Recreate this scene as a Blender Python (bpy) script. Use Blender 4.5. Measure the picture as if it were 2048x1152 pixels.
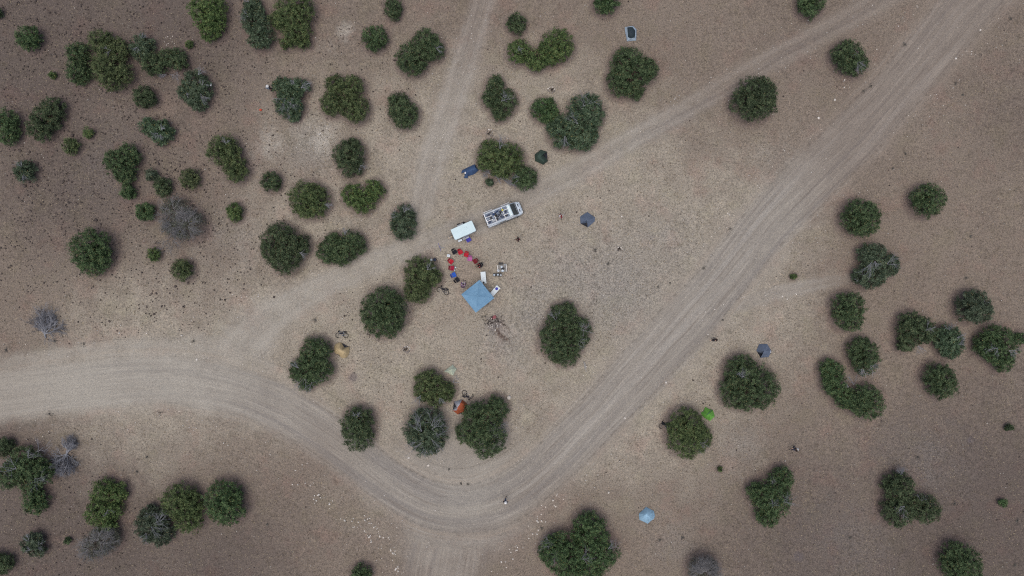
import bpy, math, random
import numpy as np
from mathutils import Vector, Matrix

# ------------------------------------------------------------------ camera, sky, sun, exposure
for o in list(bpy.data.objects):
    bpy.data.objects.remove(o)
S = bpy.context.scene
COL = S.collection
H = 91.0            # flying height of the camera (m)
PPM = 15.0          # photograph pixels per metre on the ground
cam_d = bpy.data.cameras.new('camera')
cam_d.lens = 24.0
cam_d.sensor_width = 36.0 * (2048 / PPM) / (36.0 / 24.0 * H)
cam_d.clip_end = 6000
cam = bpy.data.objects.new('camera', cam_d)
cam.location = (0, 0, H)
COL.objects.link(cam)
S.camera = cam
S.render.resolution_x, S.render.resolution_y = 1024, 576

SUN_EL, SUN_AZ = math.radians(80), math.radians(215)
world = bpy.data.worlds.new('World')
S.world = world
world.use_nodes = True
wn = world.node_tree
bg = wn.nodes['Background']
sky = wn.nodes.new('ShaderNodeTexSky')
sky.sky_type = 'NISHITA'
sky.sun_disc = False
sky.sun_elevation = SUN_EL
sky.sun_rotation = SUN_AZ
sky.air_density = 1.0
sky.dust_density = 4.0
wn.links.new(sky.outputs[0], bg.inputs[0])
bg.inputs[1].default_value = 0.10
sun_d = bpy.data.lights.new('sun', 'SUN')
sun_d.energy = 1.4
sun_d.angle = math.radians(60)
sun_d.color = (1.0, 0.95, 0.88)
sun = bpy.data.objects.new('sun', sun_d)
COL.objects.link(sun)
sdir = Vector((math.sin(SUN_AZ) * math.cos(SUN_EL), math.cos(SUN_AZ) * math.cos(SUN_EL), math.sin(SUN_EL)))
sun.rotation_euler = sdir.to_track_quat('Z', 'Y').to_euler()
sun.location = sdir * 300
vs = S.view_settings
vs.view_transform = 'Standard'
vs.look = 'None'
vs.gamma = 1
vs.use_curve_mapping = False
vs.exposure = 0.30
S.cycles.use_denoising = False      # the grain of the ground is finer than the denoiser keeps
S.cycles.filter_width = 1.15

RNG = np.random.default_rng(7)
random.seed(7)

# ------------------------------------------------------------------ helpers: places
def wx(px, z=0.0):
    return (px - 1024) / PPM * (H - z) / H
def wy(py, z=0.0):
    return (576 - py) / PPM * (H - z) / H
def hills(x, y):
    return (0.10 * np.sin(x * 0.11 + 1.3) * np.cos(y * 0.09 - 0.4) + 0.06 * np.sin(x * 0.23 - y * 0.19)
            + 0.025 * np.sin(x * 0.9 + 0.7 * np.sin(y * 0.6)) * np.cos(y * 0.8 + 1.0))

def smooth(a, b, v):
    t = np.clip((v - a) / (b - a), 0, 1)
    return t * t * (3 - 2 * t)

# roads as pixel polylines (x, y, half width in metres), strength
ROADS = {
 'main': (1.0, [(2080,-130,4.1),(1946,0,4.2),(1868,95,4.2),(1735,245,4.2),(1620,360,4.1),(1532,452,4.1),(1437,570,4.1),(1305,715,4.1),
          (1170,860,4.0),(1090,940,3.7),(1015,996,3.8),(940,1018,4.0),(860,1008,3.9),(780,965,3.7),(700,905,3.5),(620,850,3.5),(540,806,3.7),
          (450,776,4.0),(350,760,4.0),(250,762,3.9),(120,775,3.8),(0,792,3.8),(-120,806,3.8)]),
 'track': (0.62, [(440,752,5.2),(488,688,4.4),(545,634,3.0),(612,590,2.3),(700,548,2.0),(800,503,1.9),(880,472,1.9),(960,446,2.1),(1060,393,1.9),
          (1150,345,1.9),(1250,287,1.9),(1400,203,1.9),(1550,115,1.9),(1650,62,1.9),(1760,0,1.9),(1900,-90,1.9)]),
 'path': (0.62, [(800,510,1.6),(838,430,2.0),(862,330,2.3),(900,220,2.3),(930,120,2.2),(958,30,2.0),(985,-80,2.0)]),
 'branch': (0.85, [(918,985,11.5),(914,1020,10.5),(902,1060,8.6),(890,1110,6.6),(882,1160,5.6),(878,1270,5.2)]),
 'spur': (0.6, [(1420,640,0.8),(1480,610,1.2),(1560,585,1.3),(1640,568,1.2),(1700,556,0.8)]),
 'verge': (0.6, [(-120,735,2.0),(0,738,2.2),(120,722,2.3),(240,708,2.3),(350,700,2.3),(450,702,2.3),(540,740,1.5)]),
}
def catmull(pts, step):
    P_ = np.array(pts, float)
    P_ = np.vstack([2 * P_[0] - P_[1], P_, 2 * P_[-1] - P_[-2]])
    out = []
    for i in range(1, len(P_) - 2):
        p0, p1, p2, p3 = P_[i - 1], P_[i], P_[i + 1], P_[i + 2]
        n = max(2, int(np.hypot(*(p2 - p1)[:2]) / step))
        for k in range(n):
            t = k / n
            out.append(0.5 * ((2 * p1) + (-p0 + p2) * t + (2 * p0 - 5 * p1 + 4 * p2 - p3) * t * t + (-p0 + 3 * p1 - 3 * p2 + p3) * t ** 3))
    out.append(P_[-2])
    return np.array(out)
ROADC = {}
for k_, (st_, pts_) in ROADS.items():
    ROADC[k_] = catmull([(wx(a), wy(b), w) for a, b, w in pts_], 0.5)

def road_fields(x, y):
    """max road strength and berm height at x, y"""
    x = np.asarray(x, float).ravel(); y = np.asarray(y, float).ravel()
    best = np.zeros_like(x); rel = np.full_like(x, 9.0)
    for k_, (st_, _) in ROADS.items():
        c = ROADC[k_]
        cs = c[::3] if k_ != 'branch' else c[::2]
        for i0 in range(0, len(x), 40000):
            sl = slice(i0, i0 + 40000)
            d2 = (x[sl, None] - cs[None, :, 0]) ** 2 + (y[sl, None] - cs[None, :, 1]) ** 2
            j = d2.argmin(1)
            u = np.sqrt(d2[np.arange(len(j)), j]) / cs[j, 2]
            best[sl] = np.maximum(best[sl], st_ * smooth(1.42, 0.45, u))
            if k_ == 'main':
                rel[sl] = np.minimum(rel[sl], u)
    return best, rel
def gz_arr(x, y):
    _, rel = road_fields(x, y)
    return hills(np.asarray(x).ravel(), np.asarray(y).ravel()) + 0.10 * np.exp(-((rel - 1.35) / 0.12) ** 2) - 0.07 * smooth(1.2, 0.8, rel)
def gz(x, y):
    return float(gz_arr([x], [y])[0])
def P(px, py, z=0.0):
    """world point above the ground spot that shows at photograph pixel px, py when it is z metres high"""
    x, y = wx(px, z), wy(py, z)
    return Vector((x, y, gz(x, y) + z))

# ------------------------------------------------------------------ helpers: objects
def tag(o, label=None, cat=None, group=None, kind=None):
    if label: o['label'] = label
    if cat: o['category'] = cat
    if group: o['group'] = group
    if kind: o['kind'] = kind
    return o
def empty(name, loc, rz=0.0, label=None, cat=None, group=None):
    o = bpy.data.objects.new(name, None)
    o.empty_display_size = 0.2
    o.location = loc
    o.rotation_euler = (0, 0, rz)
    COL.objects.link(o)
    return tag(o, label, cat, group)
def mesh_np(name, verts, faces, mat, parent=None, smooth_=False, n=4):
    """verts Nx3, faces Mx n"""
    verts = np.asarray(verts, np.float32); faces = np.asarray(faces, np.int32)
    me = bpy.data.meshes.new(name)
    me.vertices.add(len(verts)); me.vertices.foreach_set('co', verts.ravel())
    me.loops.add(faces.size); me.loops.foreach_set('vertex_index', faces.ravel())
    me.polygons.add(len(faces))
    me.polygons.foreach_set('loop_start', np.arange(0, faces.size, n, dtype=np.int32))
    me.polygons.foreach_set('loop_total', np.full(len(faces), n, np.int32))
    me.update(calc_edges=True)
    if smooth_:
        me.polygons.foreach_set('use_smooth', np.ones(len(faces), bool))
    if mat: me.materials.append(mat)
    o = bpy.data.objects.new(name, me)
    COL.objects.link(o)
    if parent: o.parent = parent
    return o

class MB:
    def __init__(self): self.v = []; self.f = []
    def add(self, vs_, fs_, M=None):
        b = len(self.v)
        for p in vs_:
            p = Vector(p)
            self.v.append(tuple(M @ p) if M else tuple(p))
        for f in fs_: self.f.append(tuple(b + i for i in f))
        return self
    def box(self, c, s, rz=0.0, bev=0.0, M=None):
        x, y, z = s[0] / 2, s[1] / 2, s[2] / 2
        R = Matrix.Translation(c) @ Matrix.Rotation(rz, 4, 'Z')
        if M: R = M @ R
        if bev <= 0:
            vs_ = [(-x,-y,-z),(x,-y,-z),(x,y,-z),(-x,y,-z),(-x,-y,z),(x,-y,z),(x,y,z),(-x,y,z)]
            fs_ = [(0,3,2,1),(4,5,6,7),(0,1,5,4),(1,2,6,5),(2,3,7,6),(3,0,4,7)]
            return self.add(vs_, fs_, R)
        b = min(bev, x * .9, y * .9, z * .9)
        def ring(zz, ins):
            X, Y = x - ins, y - ins
            return [(-X + b, -Y, zz), (X - b, -Y, zz), (X, -Y + b, zz), (X, Y - b, zz), (X - b, Y, zz), (-X + b, Y, zz), (-X, Y - b, zz), (-X, -Y + b, zz)]
        rings = [ring(-z, b * .7), ring(-z + b, 0), ring(z - b, 0), ring(z, b * .7)]
        vs_ = [p for r in rings for p in r]
        fs_ = [tuple(reversed(range(8))), tuple(range(24, 32))]
        for k in range(3):
            for i in range(8):
                j = (i + 1) % 8
                fs_.append((k*8+i, k*8+j, k*8+8+j, k*8+8+i))
        return self.add(vs_, fs_, R)
    def tube(self, pts, r, n=6, caps=True, M=None):
        pts = [Vector(p) for p in pts]
        rs = r if isinstance(r, (list, tuple)) else [r] * len(pts)
        vs_, fs_ = [], []
        up = Vector((0, 0, 1))
        for i, p in enumerate(pts):
            d = (pts[min(i + 1, len(pts) - 1)] - pts[max(i - 1, 0)])
            if d.length < 1e-9: d = Vector((0, 0, 1))
            d.normalize()
            a = d.cross(up if abs(d.z) < .95 else Vector((1, 0, 0))).normalized()
            b = d.cross(a)
            for k in range(n):
                t = 2 * math.pi * k / n
                vs_.append(p + a * (rs[i] * math.cos(t)) + b * (rs[i] * math.sin(t)))
        for i in range(len(pts) - 1):
            for k in range(n):
                m = (k + 1) % n
                fs_.append((i*n+k, i*n+m, (i+1)*n+m, (i+1)*n+k))
        if caps:
            fs_.append(tuple(range(n)));  fs_.append(tuple(reversed(range((len(pts)-1)*n, len(pts)*n))))
        return self.add(vs_, fs_, M)
    def lathe(self, prof, n=14, c=(0, 0, 0), M=None):
        vs_, fs_ = [], []
        for r, z in prof:
            for k in range(n):
                t = 2 * math.pi * k / n
                vs_.append((c[0] + r * math.cos(t), c[1] + r * math.sin(t), c[2] + z))
        for i in range(len(prof) - 1):
            for k in range(n):
                m = (k + 1) % n
                fs_.append((i*n+k, i*n+m, (i+1)*n+m, (i+1)*n+k))
        fs_.append(tuple(reversed(range(n)))); fs_.append(tuple(range((len(prof)-1)*n, len(prof)*n)))
        return self.add(vs_, fs_, M)
    def prism(self, poly, z0, z1, M=None):
        n = len(poly)
        vs_ = [(p[0], p[1], z0) for p in poly] + [(p[0], p[1], z1) for p in poly]
        fs_ = [tuple(reversed(range(n))), tuple(range(n, 2 * n))]
        for i in range(n):
            j = (i + 1) % n
            fs_.append((i, j, n + j, n + i))
        return self.add(vs_, fs_, M)
    def torus(self, R_, r, n=22, m=6, M=None):
        vs_, fs_ = [], []
        for i in range(n):
            a = 2 * math.pi * i / n
            for j in range(m):
                b = 2 * math.pi * j / m
                vs_.append(((R_ + r * math.cos(b)) * math.cos(a), (R_ + r * math.cos(b)) * math.sin(a), r * math.sin(b)))
        for i in range(n):
            for j in range(m):
                fs_.append((i*m+j, ((i+1)%n)*m+j, ((i+1)%n)*m+(j+1)%m, i*m+(j+1)%m))
        return self.add(vs_, fs_, M)
    def build(self, name, mat, parent=None, smooth_=False):
        me = bpy.data.meshes.new(name)
        me.from_pydata(self.v, [], self.f)
        me.update()
        if smooth_:
            me.polygons.foreach_set('use_smooth', np.ones(len(me.polygons), bool))
        me.materials.append(mat)
        o = bpy.data.objects.new(name, me)
        COL.objects.link(o)
        if parent: o.parent = parent
        return o

# ------------------------------------------------------------------ helpers: materials
class NT:
    def __init__(self, name, rough=0.9, spec=0.2, metal=0.0):
        self.m = bpy.data.materials.new(name)
        self.m.use_nodes = True
        self.t = self.m.node_tree
        self.b = self.t.nodes['Principled BSDF']
        self.b.inputs['Roughness'].default_value = rough
        self.b.inputs['Specular IOR Level'].default_value = spec
        self.b.inputs['Metallic'].default_value = metal
    def node(self, typ): return self.t.nodes.new(typ)
    def put(self, sock, v):
        if hasattr(v, 'is_output'): self.t.links.new(v, sock)
        elif isinstance(v, (tuple, list)):
            sock.default_value = tuple(v) + ((1.0,) if len(v) == 3 and sock.type == 'RGBA' else ())
        else: sock.default_value = v
    def mix(self, f, a, b, mode='MIX'):
        n = self.node('ShaderNodeMix'); n.data_type = 'RGBA'; n.blend_type = mode
        self.put(n.inputs[0], f); self.put(n.inputs[6], a); self.put(n.inputs[7], b)
        return n.outputs[2]
    def math(self, op, a, b=0.0, clamp=False):
        n = self.node('ShaderNodeMath'); n.operation = op; n.use_clamp = clamp
        self.put(n.inputs[0], a); self.put(n.inputs[1], b)
        return n.outputs[0]
    def rng(self, v, a, b, c=0.0, d=1.0):
        n = self.node('ShaderNodeMapRange'); n.interpolation_type = 'SMOOTHSTEP'
        self.put(n.inputs[0], v); self.put(n.inputs[1], a); self.put(n.inputs[2], b); self.put(n.inputs[3], c); self.put(n.inputs[4], d)
        return n.outputs[0]
    def pos(self): return self.node('ShaderNodeNewGeometry').outputs['Position']
    def obj(self): return self.node('ShaderNodeTexCoord').outputs['Object']
    def noise(self, vec, scale, detail=2.0, rough=0.55):
        n = self.node('ShaderNodeTexNoise'); self.t.links.new(vec, n.inputs['Vector'])
        n.inputs['Scale'].default_value = scale; n.inputs['Detail'].default_value = detail; n.inputs['Roughness'].default_value = rough
        return n.outputs[0]
    def voro(self, vec, scale):
        n = self.node('ShaderNodeTexVoronoi'); self.t.links.new(vec, n.inputs['Vector']); n.inputs['Scale'].default_value = scale
        return n
    def attr(self, name):
        n = self.node('ShaderNodeAttribute'); n.attribute_name = name
        return n.outputs['Fac']
    def bump(self, h, strength, dist):
        n = self.node('ShaderNodeBump'); n.inputs['Strength'].default_value = strength; n.inputs['Distance'].default_value = dist
        self.t.links.new(h, n.inputs['Height']); self.t.links.new(n.outputs[0], self.b.inputs['Normal'])
    def base(self, c): self.put(self.b.inputs['Base Color'], c); return self.m

def simple(name, col, rough=0.7, spec=0.3, metal=0.0, var=0.18, scale=9.0):
    """a plain surface with a little wear and unevenness"""
    t = NT(name, rough, spec, metal)
    v = t.noise(t.obj(), scale, 3.0)
    d = tuple(c * (1 - var) for c in col); l = tuple(min(1, c * (1 + var)) for c in col)
    c = t.mix(t.rng(v, 0.3, 0.7), d, l)
    w = t.noise(t.obj(), scale * 7, 2.0)
    c = t.mix(t.math('MULTIPLY', t.rng(w, 0.55, 0.75), var * 0.8), c, tuple(x * 0.6 + 0.02 for x in col))
    t.bump(w, 0.15, 0.01)
    return t.base(c)

# ------------------------------------------------------------------ plants table (photograph pixels), used for litter and painted contact shade on the ground too
# (name, style, lobes[(px,py,r)], dead-twig spots[(px,py,len_px,angle_deg)], label)
D, O, G, B = 'dark', 'olive', 'grey', 'bare'
TREES = [
 ('oak_tree', D, [(54,74,26)], [], 'round dark green tree standing alone near the upper left corner'),
 ('oak_tree', D, [(-10,24,13)], [], 'sliver of dark green tree at the left edge near the top corner'),
 ('oak_tree', D, [(154,105,24),(155,142,26),(158,158,14)], [], 'tall dark bluish tree joined to the left of the big olive crown'),
 ('oak_tree', O, [(203,84,28),(222,142,38),(238,98,22),(205,125,26)], [(225,102,14,200)], 'largest olive green tree of the upper left clump, with two lobes'),
 ('juniper_tree', G, [(285,90,22),(283,108,16),(268,98,12)], [], 'greyish tree just right of the big olive clump, upper left'),
 ('oak_tree', D, [(306,128,24),(350,118,24),(330,115,18)], [(352,142,18,250),(330,148,12,210)], 'dark tree in two lobes with dead twigs below, upper left'),
 ('bush', O, [(104,149,8)], [], 'tiny green shrub left of the big upper left clump'),
 ('bush', O, [(378,88,8)], [], 'tiny olive shrub by white stones right of the upper left clump'),
 ('juniper_tree', G, [(388,168,28),(394,200,22),(370,182,18),(405,180,20)], [(402,188,22,300),(398,150,14,60)], 'grey green tree with a white bag on its right edge'),
 ('oak_tree', D, [(287,193,24),(292,197,18)], [], 'small round dark tree below the two lobed one, upper left'),
 ('oak_tree', D, [(103,218,26),(80,256,27),(92,238,29)], [], 'egg shaped tree second from the left edge, upper left'),
 ('oak_tree', D, [(8,245,28),(14,266,24)], [], 'dark tree cut by the left edge in the upper part'),
 ('bush', O, [(175,265,12)], [], 'small yellowish bush between two dark trees, upper left'),
 ('juniper_tree', G, [(296,253,19),(324,262,22),(318,278,15)], [(326,262,10,60)], 'low grey green tree above the olive trio, upper left'),
 ('bush', O, [(141,292,18)], [], 'small round bush below the egg shaped tree'),
 ('oak_tree', O, [(412,18,38),(420,60,24),(428,40,24)], [], 'tall olive tree touching the top edge, left of the double clump'),
 ('juniper_tree', G, [(508,40,28),(520,72,26),(505,12,20)], [], 'bluish grey tree at the top edge, joined to an olive one'),
 ('oak_tree', O, [(585,18,40),(592,58,30),(573,84,15),(606,82,16),(556,40,18)], [], 'large olive tree at the top edge, joined to a bluish one'),
 ('oak_tree', D, [(786,14,19),(788,28,14)], [], 'small tree cut by the top edge above the sandy track'),
 ('oak_tree', D, [(749,75,26)], [], 'round tree beside a bare sandy patch, upper middle'),
 ('oak_tree', D, [(850,88,32),(824,116,33),(866,100,22)], [(872,98,14,330)], 'big two lobed tree left of the sandy track near the top'),
 ('juniper_tree', G, [(565,175,22),(598,175,20),(578,208,28),(588,232,12)], [(574,200,24,230),(604,178,20,20),(578,205,20,300)], 'grey green tree with dead branches next to the person in a blue grey jacket'),
 ('oak_tree', O, [(672,170,22),(704,175,25),(664,206,26),(708,216,29)], [], 'olive and dark four lobed tree right of the grey branched one'),
 ('oak_tree', D, [(797,204,22),(809,228,28),(800,220,25)], [], 'oval tree at the left side of the sandy track'),
 ('juniper_tree', D, [(697,308,32),(700,330,25),(706,288,14)], [(720,330,14,320)], 'tree with a pointed top north of the two lobed low one'),
 ('oak_tree', D, [(1033,45,21)], [], 'small round tree right of the sandy track near the top'),
 ('oak_tree', O, [(1038,102,26),(1074,118,24),(1116,88,33),(1098,106,26)], [(1038,95,14,260)], 'boomerang shaped tree near the top middle'),
 ('oak_tree', D, [(1213,2,25)], [], 'dark tree cut by the top edge above the open blue tent'),
 ('oak_tree', D, [(1255,123,32),(1292,138,26),(1246,160,32),(1270,178,20),(1266,146,36)], [], 'big broad tree directly below the open blue tent'),
 ('oak_tree', D, [(990,168,19),(984,195,22),(1008,202,27),(1000,222,20)], [(1003,205,18,30)], 'oval tree right of the sandy track, above a stone ring'),
 ('oak_tree', D, [(1088,218,26),(1100,228,20)], [], 'small tree on the left of a V shaped pair'),
 ('juniper_tree', G, [(1172,225,37),(1128,262,33),(1163,266,34),(1112,252,18)], [(1165,215,30,70),(1155,250,26,120)], 'large grey green tree on the right of a V shaped pair'),
 ('oak_tree', D, [(1511,197,44),(1520,190,36)], [], 'dark round tree below the upper track, right of centre'),
 ('oak_tree', D, [(1623,6,28)], [], 'dark tree cut by the top edge beside the upper track'),
 ('juniper_tree', D, [(1698,110,32),(1712,126,26)], [(1711,124,20,280),(1712,120,14,100)], 'tree with a grey dead patch between the two roads, upper right'),
 ('juniper_tree', G, [(50,342,22)], [], 'small bluish round tree near the left edge above dark rocks'),
 ('oak_tree', D, [(240,326,32),(256,310,24),(228,318,20),(250,350,20)], [], 'heart shaped tree in the left part, above a smaller one'),
 ('bush', D, [(255,383,17)], [], 'small bush hanging below the heart shaped tree'),
 ('bush', G, [(302,350,12)], [], 'small pale grey bush touching a green one, left part'),
 ('oak_tree', D, [(324,370,18),(328,382,15)], [], 'small oval green tree below the pale grey bush'),
 ('oak_tree', O, [(378,357,21)], [], 'small olive tree with dark rocks above it, left part'),
 ('oak_tree', O, [(446,300,33),(471,338,26)], [(455,290,12,80)], 'bright olive tree in two lobes left of a chalky patch'),
 ('oak_tree', D, [(290,424,20)], [], 'small tree touching the left of the bare grey bush'),
 ('bare_bush', B, [(350,425,31),(376,450,32),(352,450,28)], [(338,485,26,265),(335,480,20,235),(345,480,18,290)], 'large nearly leafless grey bush in the left part'),
 ('oak_tree', O, [(468,423,17),(470,432,13)], [], 'small bright tree right of the bare grey bush'),
 ('oak_tree', D, [(180,500,43),(184,518,34)], [], 'large round dense tree alone at the far left'),
 ('bush', O, [(308,508,14)], [], 'little bush below the bare grey bush, by its dead branches'),
 ('oak_tree', O, [(364,540,22)], [], 'bright small tree below the bare grey bush, on dark litter'),
 ('oak_tree', D, [(541,363,21)], [], 'small dark round tree left of the pale olive one'),
 ('oak_tree', O, [(612,398,38),(622,402,34)], [(648,408,14,340)], 'pale olive round tree beside a small dark one, left of centre'),
 ('oak_tree', O, [(704,390,24),(746,380,23),(724,402,25)], [], 'low wide olive tree above the track, left of centre'),
 ('juniper_tree', G, [(807,434,25),(807,455,25)], [], 'small tree left of the trailer, on the edge of the track'),
 ('oak_tree', D, [(558,482,37),(568,516,33),(594,492,26),(546,502,28)], [(600,505,14,340)], 'largest dark tree above the track in the left middle'),
 ('oak_tree', D, [(655,502,25),(702,490,29),(682,506,26),(666,482,18)], [(690,470,12,80)], 'wide tree on the upper edge of the track, left of the campsite'),
 ('oak_tree', O, [(840,545,34),(834,580,28),(866,555,19)], [(855,540,14,50)], 'tree beside the lying bicycle, left of the circle of chairs'),
 ('oak_tree', O, [(985,307,30),(1020,315,30),(1004,334,25),(970,326,18)], [(1000,300,26,70)], 'wide tree between the navy tent and the dark green tent'),
 ('juniper_tree', D, [(1050,357,25),(1046,350,20)], [(1040,355,14,200)], 'small round tree just above the van'),
 ('bush', G, [(979,364,8)], [(975,352,10,160)], 'small grey bush beside a fallen branch above the van'),
 ('oak_tree', D, [(1724,434,38),(1730,440,32)], [], 'glossy dark round tree, left one of the pair below the road at right'),
 ('oak_tree', D, [(1859,400,34)], [], 'dark round tree, right one of the pair at the right side'),
 ('juniper_tree', G, [(1746,513,28),(1774,530,26),(1736,550,27),(1716,552,12),(1752,545,26)], [(1740,525,30,220),(1770,528,24,30)], 'grey branched tree below the dark pair at the right side'),
 ('oak_tree', D, [(1700,615,33),(1700,634,30)], [], 'oval tree at the end of the short spur track, right side'),
 ('oak_tree', D, [(1822,650,28),(1846,662,28),(1812,685,20)], [(1838,692,16,300),(1845,660,16,40)], 'left tree of the touching pair at the right side'),
 ('oak_tree', G, [(1898,678,28),(1902,692,26)], [(1895,660,14,100)], 'right tree of the touching pair at the right side'),
 ('juniper_tree', G, [(1948,613,34),(1962,620,24)], [], 'feathery round tree near the right edge'),
 ('juniper_tree', D, [(1998,688,38),(2006,722,24),(1976,690,26),(2042,678,14)], [(1988,695,20,200),(2010,700,18,330)], 'large tree with pale twigs at the right edge'),
 ('oak_tree', D, [(1728,705,31),(1732,724,28)], [(1735,730,18,340),(1722,735,16,280)], 'round tree closing the top of a C shaped group, right side'),
 ('oak_tree', D, [(1665,742,25),(1670,768,25),(1690,796,23)], [], 'long curved tree forming the left of a C shaped group'),
 ('oak_tree', D, [(1735,805,35),(1718,800,28)], [(1710,770,18,100),(1700,775,14,150)], 'bushy tree forming the bottom of a C shaped group'),
 ('oak_tree', D, [(1880,758,32),(1888,772,28)], [], 'dark tree with ragged right edge, lower right of the touching pair'),
 ('bush', D, [(2020,856,8)], [], 'tiny dark shrub near the right edge'),
 ('oak_tree', D, [(767,622,47),(765,640,38)], [], 'large round dense tree between the tan tent and the blue canopy'),
 ('juniper_tree', D, [(630,706,32),(636,740,29),(602,742,25),(612,765,18)], [(612,755,26,250),(625,760,22,290),(600,735,20,140)], 'ragged tree with dead branches left of the tan tent'),
 ('oak_tree', O, [(857,769,30),(890,784,22),(846,785,20),(872,790,25)], [(842,790,18,230),(880,795,12,300),(905,765,14,30)], 'tree shading the pale green tent'),
 ('oak_tree', D, [(714,850,35),(716,872,32)], [(715,835,12,90)], 'oval tree near the bend of the main road, lower left of the camp'),
 ('juniper_tree', G, [(851,860,42),(853,878,36)], [(845,860,40,120),(860,870,40,320),(850,875,36,220),(865,850,30,60)], 'silvery spreading juniper below the orange tent'),
 ('oak_tree', D, [(960,841,38),(974,878,40),(988,822,30),(940,866,30)], [(995,852,24,300),(990,845,20,260),(1000,850,18,330)], 'big tree with a grey dead patch, right of the orange tent'),
 ('oak_tree', D, [(1128,634,30),(1124,680,46),(1150,664,33),(1132,708,27)], [(1160,660,22,40),(1110,640,20,100),(1155,680,18,330)], 'large oval tree alone between the campfire and the main road'),
 ('oak_tree', D, [(1485,745,35),(1515,775,45),(1474,785,33),(1500,793,31)], [(1480,755,16,80),(1484,752,14,140)], 'very dark broad tree below the grey blue tent'),
 ('oak_tree', O, [(1372,854,38),(1376,878,40),(1398,876,28)], [(1392,880,24,300)], 'tree half covering the bright green tent'),
 ('oak_tree', D, [(1565,958,25),(1546,998,39),(1535,1030,25),(1514,985,22)], [(1548,970,14,100),(1562,1000,20,30),(1540,1010,14,60)], 'tree with dark litter round it at the lower right'),
 ('oak_tree', D, [(1800,976,32),(1800,1022,34),(1856,1020,29),(1830,1015,22)], [(1803,950,18,90),(1800,948,14,60),(1840,1000,14,60),(1805,1010,22,210)], 'two crowned tree with a blue grey dead top, lower right'),
 ('bush', D, [(2007,1006,9)], [], 'small round dark bush at the lower right edge'),
 ('oak_tree', D, [(1922,1126,40),(1930,1140,34)], [], 'dark tree cut by the bottom edge, lower right'),
 ('bare_bush', B, [(1408,1146,32)], [(1410,1140,20,80),(1400,1140,18,120)], 'dark thin bush cut by the bottom edge'),
 ('oak_tree', D, [(1180,1062,37),(1128,1110,44),(1190,1108,46),(1158,1138,48),(1104,1104,28)], [(1110,1090,26,150),(1115,1100,24,220),(1160,1115,26,30),(1215,1095,20,40)], 'huge tree with pale dead limbs at the bottom edge, middle'),
 ('oak_tree', D, [(722,1152,22)], [], 'low dark tree cut by the bottom edge left of the junction'),
 ('oak_tree', D, [(4,895,22)], [], 'small dark tree at the left edge above the big ragged one'),
 ('juniper_tree', D, [(46,925,34),(76,945,29),(20,952,28),(60,972,22)], [(70,905,26,40),(40,935,30,160),(75,955,26,340),(60,915,20,60)], 'big ragged tree with grey limbs at the lower left'),
 ('oak_tree', D, [(68,1005,26)], [], 'round tree below the big ragged one, lower left'),
 ('oak_tree', O, [(205,985,27),(236,985,20),(194,1026,29),(214,1048,20),(226,1020,20)], [(218,1018,12,300)], 'tall tree above a dead grey bush, lower left'),
 ('bare_bush', B, [(205,1082,30),(185,1095,24),(220,1075,20)], [(190,1090,30,200),(175,1095,16,250),(205,1085,30,20)], 'dead dark grey bush at the lower left'),
 ('juniper_tree', G, [(64,1088,22),(72,1098,18)], [(75,1090,14,340)], 'thin grey green tree near the lower left corner'),
 ('bush', D, [(133,1083,7)], [], 'tiny green shrub near the lower left corner'),
 ('oak_tree', O, [(358,1005,38),(376,1038,30),(384,1010,24)], [], 'olive tree in the middle of a row of three, lower left'),
 ('juniper_tree', G, [(302,1052,33),(324,1068,24),(300,1032,22)], [(312,1045,24,30),(308,1050,24,320),(320,1040,20,80)], 'grey twigged tree at the left of a row of three, lower left'),
 ('oak_tree', D, [(445,1000,38),(452,1015,38)], [], 'round dense tree at the right of a row of three, lower left'),
 ('oak_tree', D, [(-4,1130,26)], [], 'dark tree in the lower left corner'),
 ('bush', O, [(1588,553,6)], [], 'tiny olive shrub just above the short spur track'),
 ('bush', O, [(1440,939,5)], [], 'tiny olive shrub right of the tree with the green tent'),
]
LOBES = [(wx(a, r / 15 * .7), wy(b, r / 15 * .7), r / 15.0) for t in TREES for a, b, r in t[2]]

# ------------------------------------------------------------------ soil: ground colour masks, some with vignette or contact shade painted in
def blobs(x, y, lst):
    m = np.zeros_like(x)
    for b in lst:
        px, py, r = b[:3]; s = b[3] if len(b) > 3 else 1.0
        d2 = ((x - wx(px)) ** 2 + (y - wy(py)) ** 2) / (r / 15.0) ** 2
        m = np.maximum(m, s * np.exp(-d2))
    return m
TRAMPLED_VIGNETTE = [(950,590,330),(1150,480,300),(760,640,260),(1180,420,260),(1250,700,300),(640,470,200,.7),(900,830,240),(1300,560,300),(1450,480,220,.8),(300,740,240,.8),(880,330,240,.9),(640,250,140,.6),(1080,250,200,.8),(1500,620,200,.7),(560,700,200,.9)]
GREY = [(1230,570,120,.9),(1150,555,100,.8),(1320,500,110,.6),(1080,590,60,.7),(1010,675,55,.8),(1330,470,45,.6),(1250,490,50,.6),(1065,630,50,.9),(620,290,70,.7),(480,320,60,.6),(1030,700,50,.6),(1480,880,60,.5),(1840,930,120,.45),(1700,1080,120,.4),(1350,1090,50,.5),(700,490,60,.4),(230,330,90,.4),(470,470,90,.4),(1560,330,70,.4)]
CHALK = [(690,62,24,.62),(655,95,26,.4),(640,280,26,.7),(545,290,40,.5),(655,265,22,.6),(530,300,26,.6),(1180,1000,20,.2),(960,1000,20,.3)]
ASH = [(706,755,11),(1597,1112,15,.8),(1941,880,10,.8),(1303,474,14,.5),(1360,705,6,.3),(990,648,26,.8),(996,1010,3,.0),(1622,1110,12,.4),(1830,630,8,.3),(2000,510,7,.6),(1230,620,14,.25),(813,698,8,.5),(979,266,8,.6),(1103,180,9,.6),(1238,498,7,.6),(1245,540,16,.3),(968,560,5,.0)]
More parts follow.
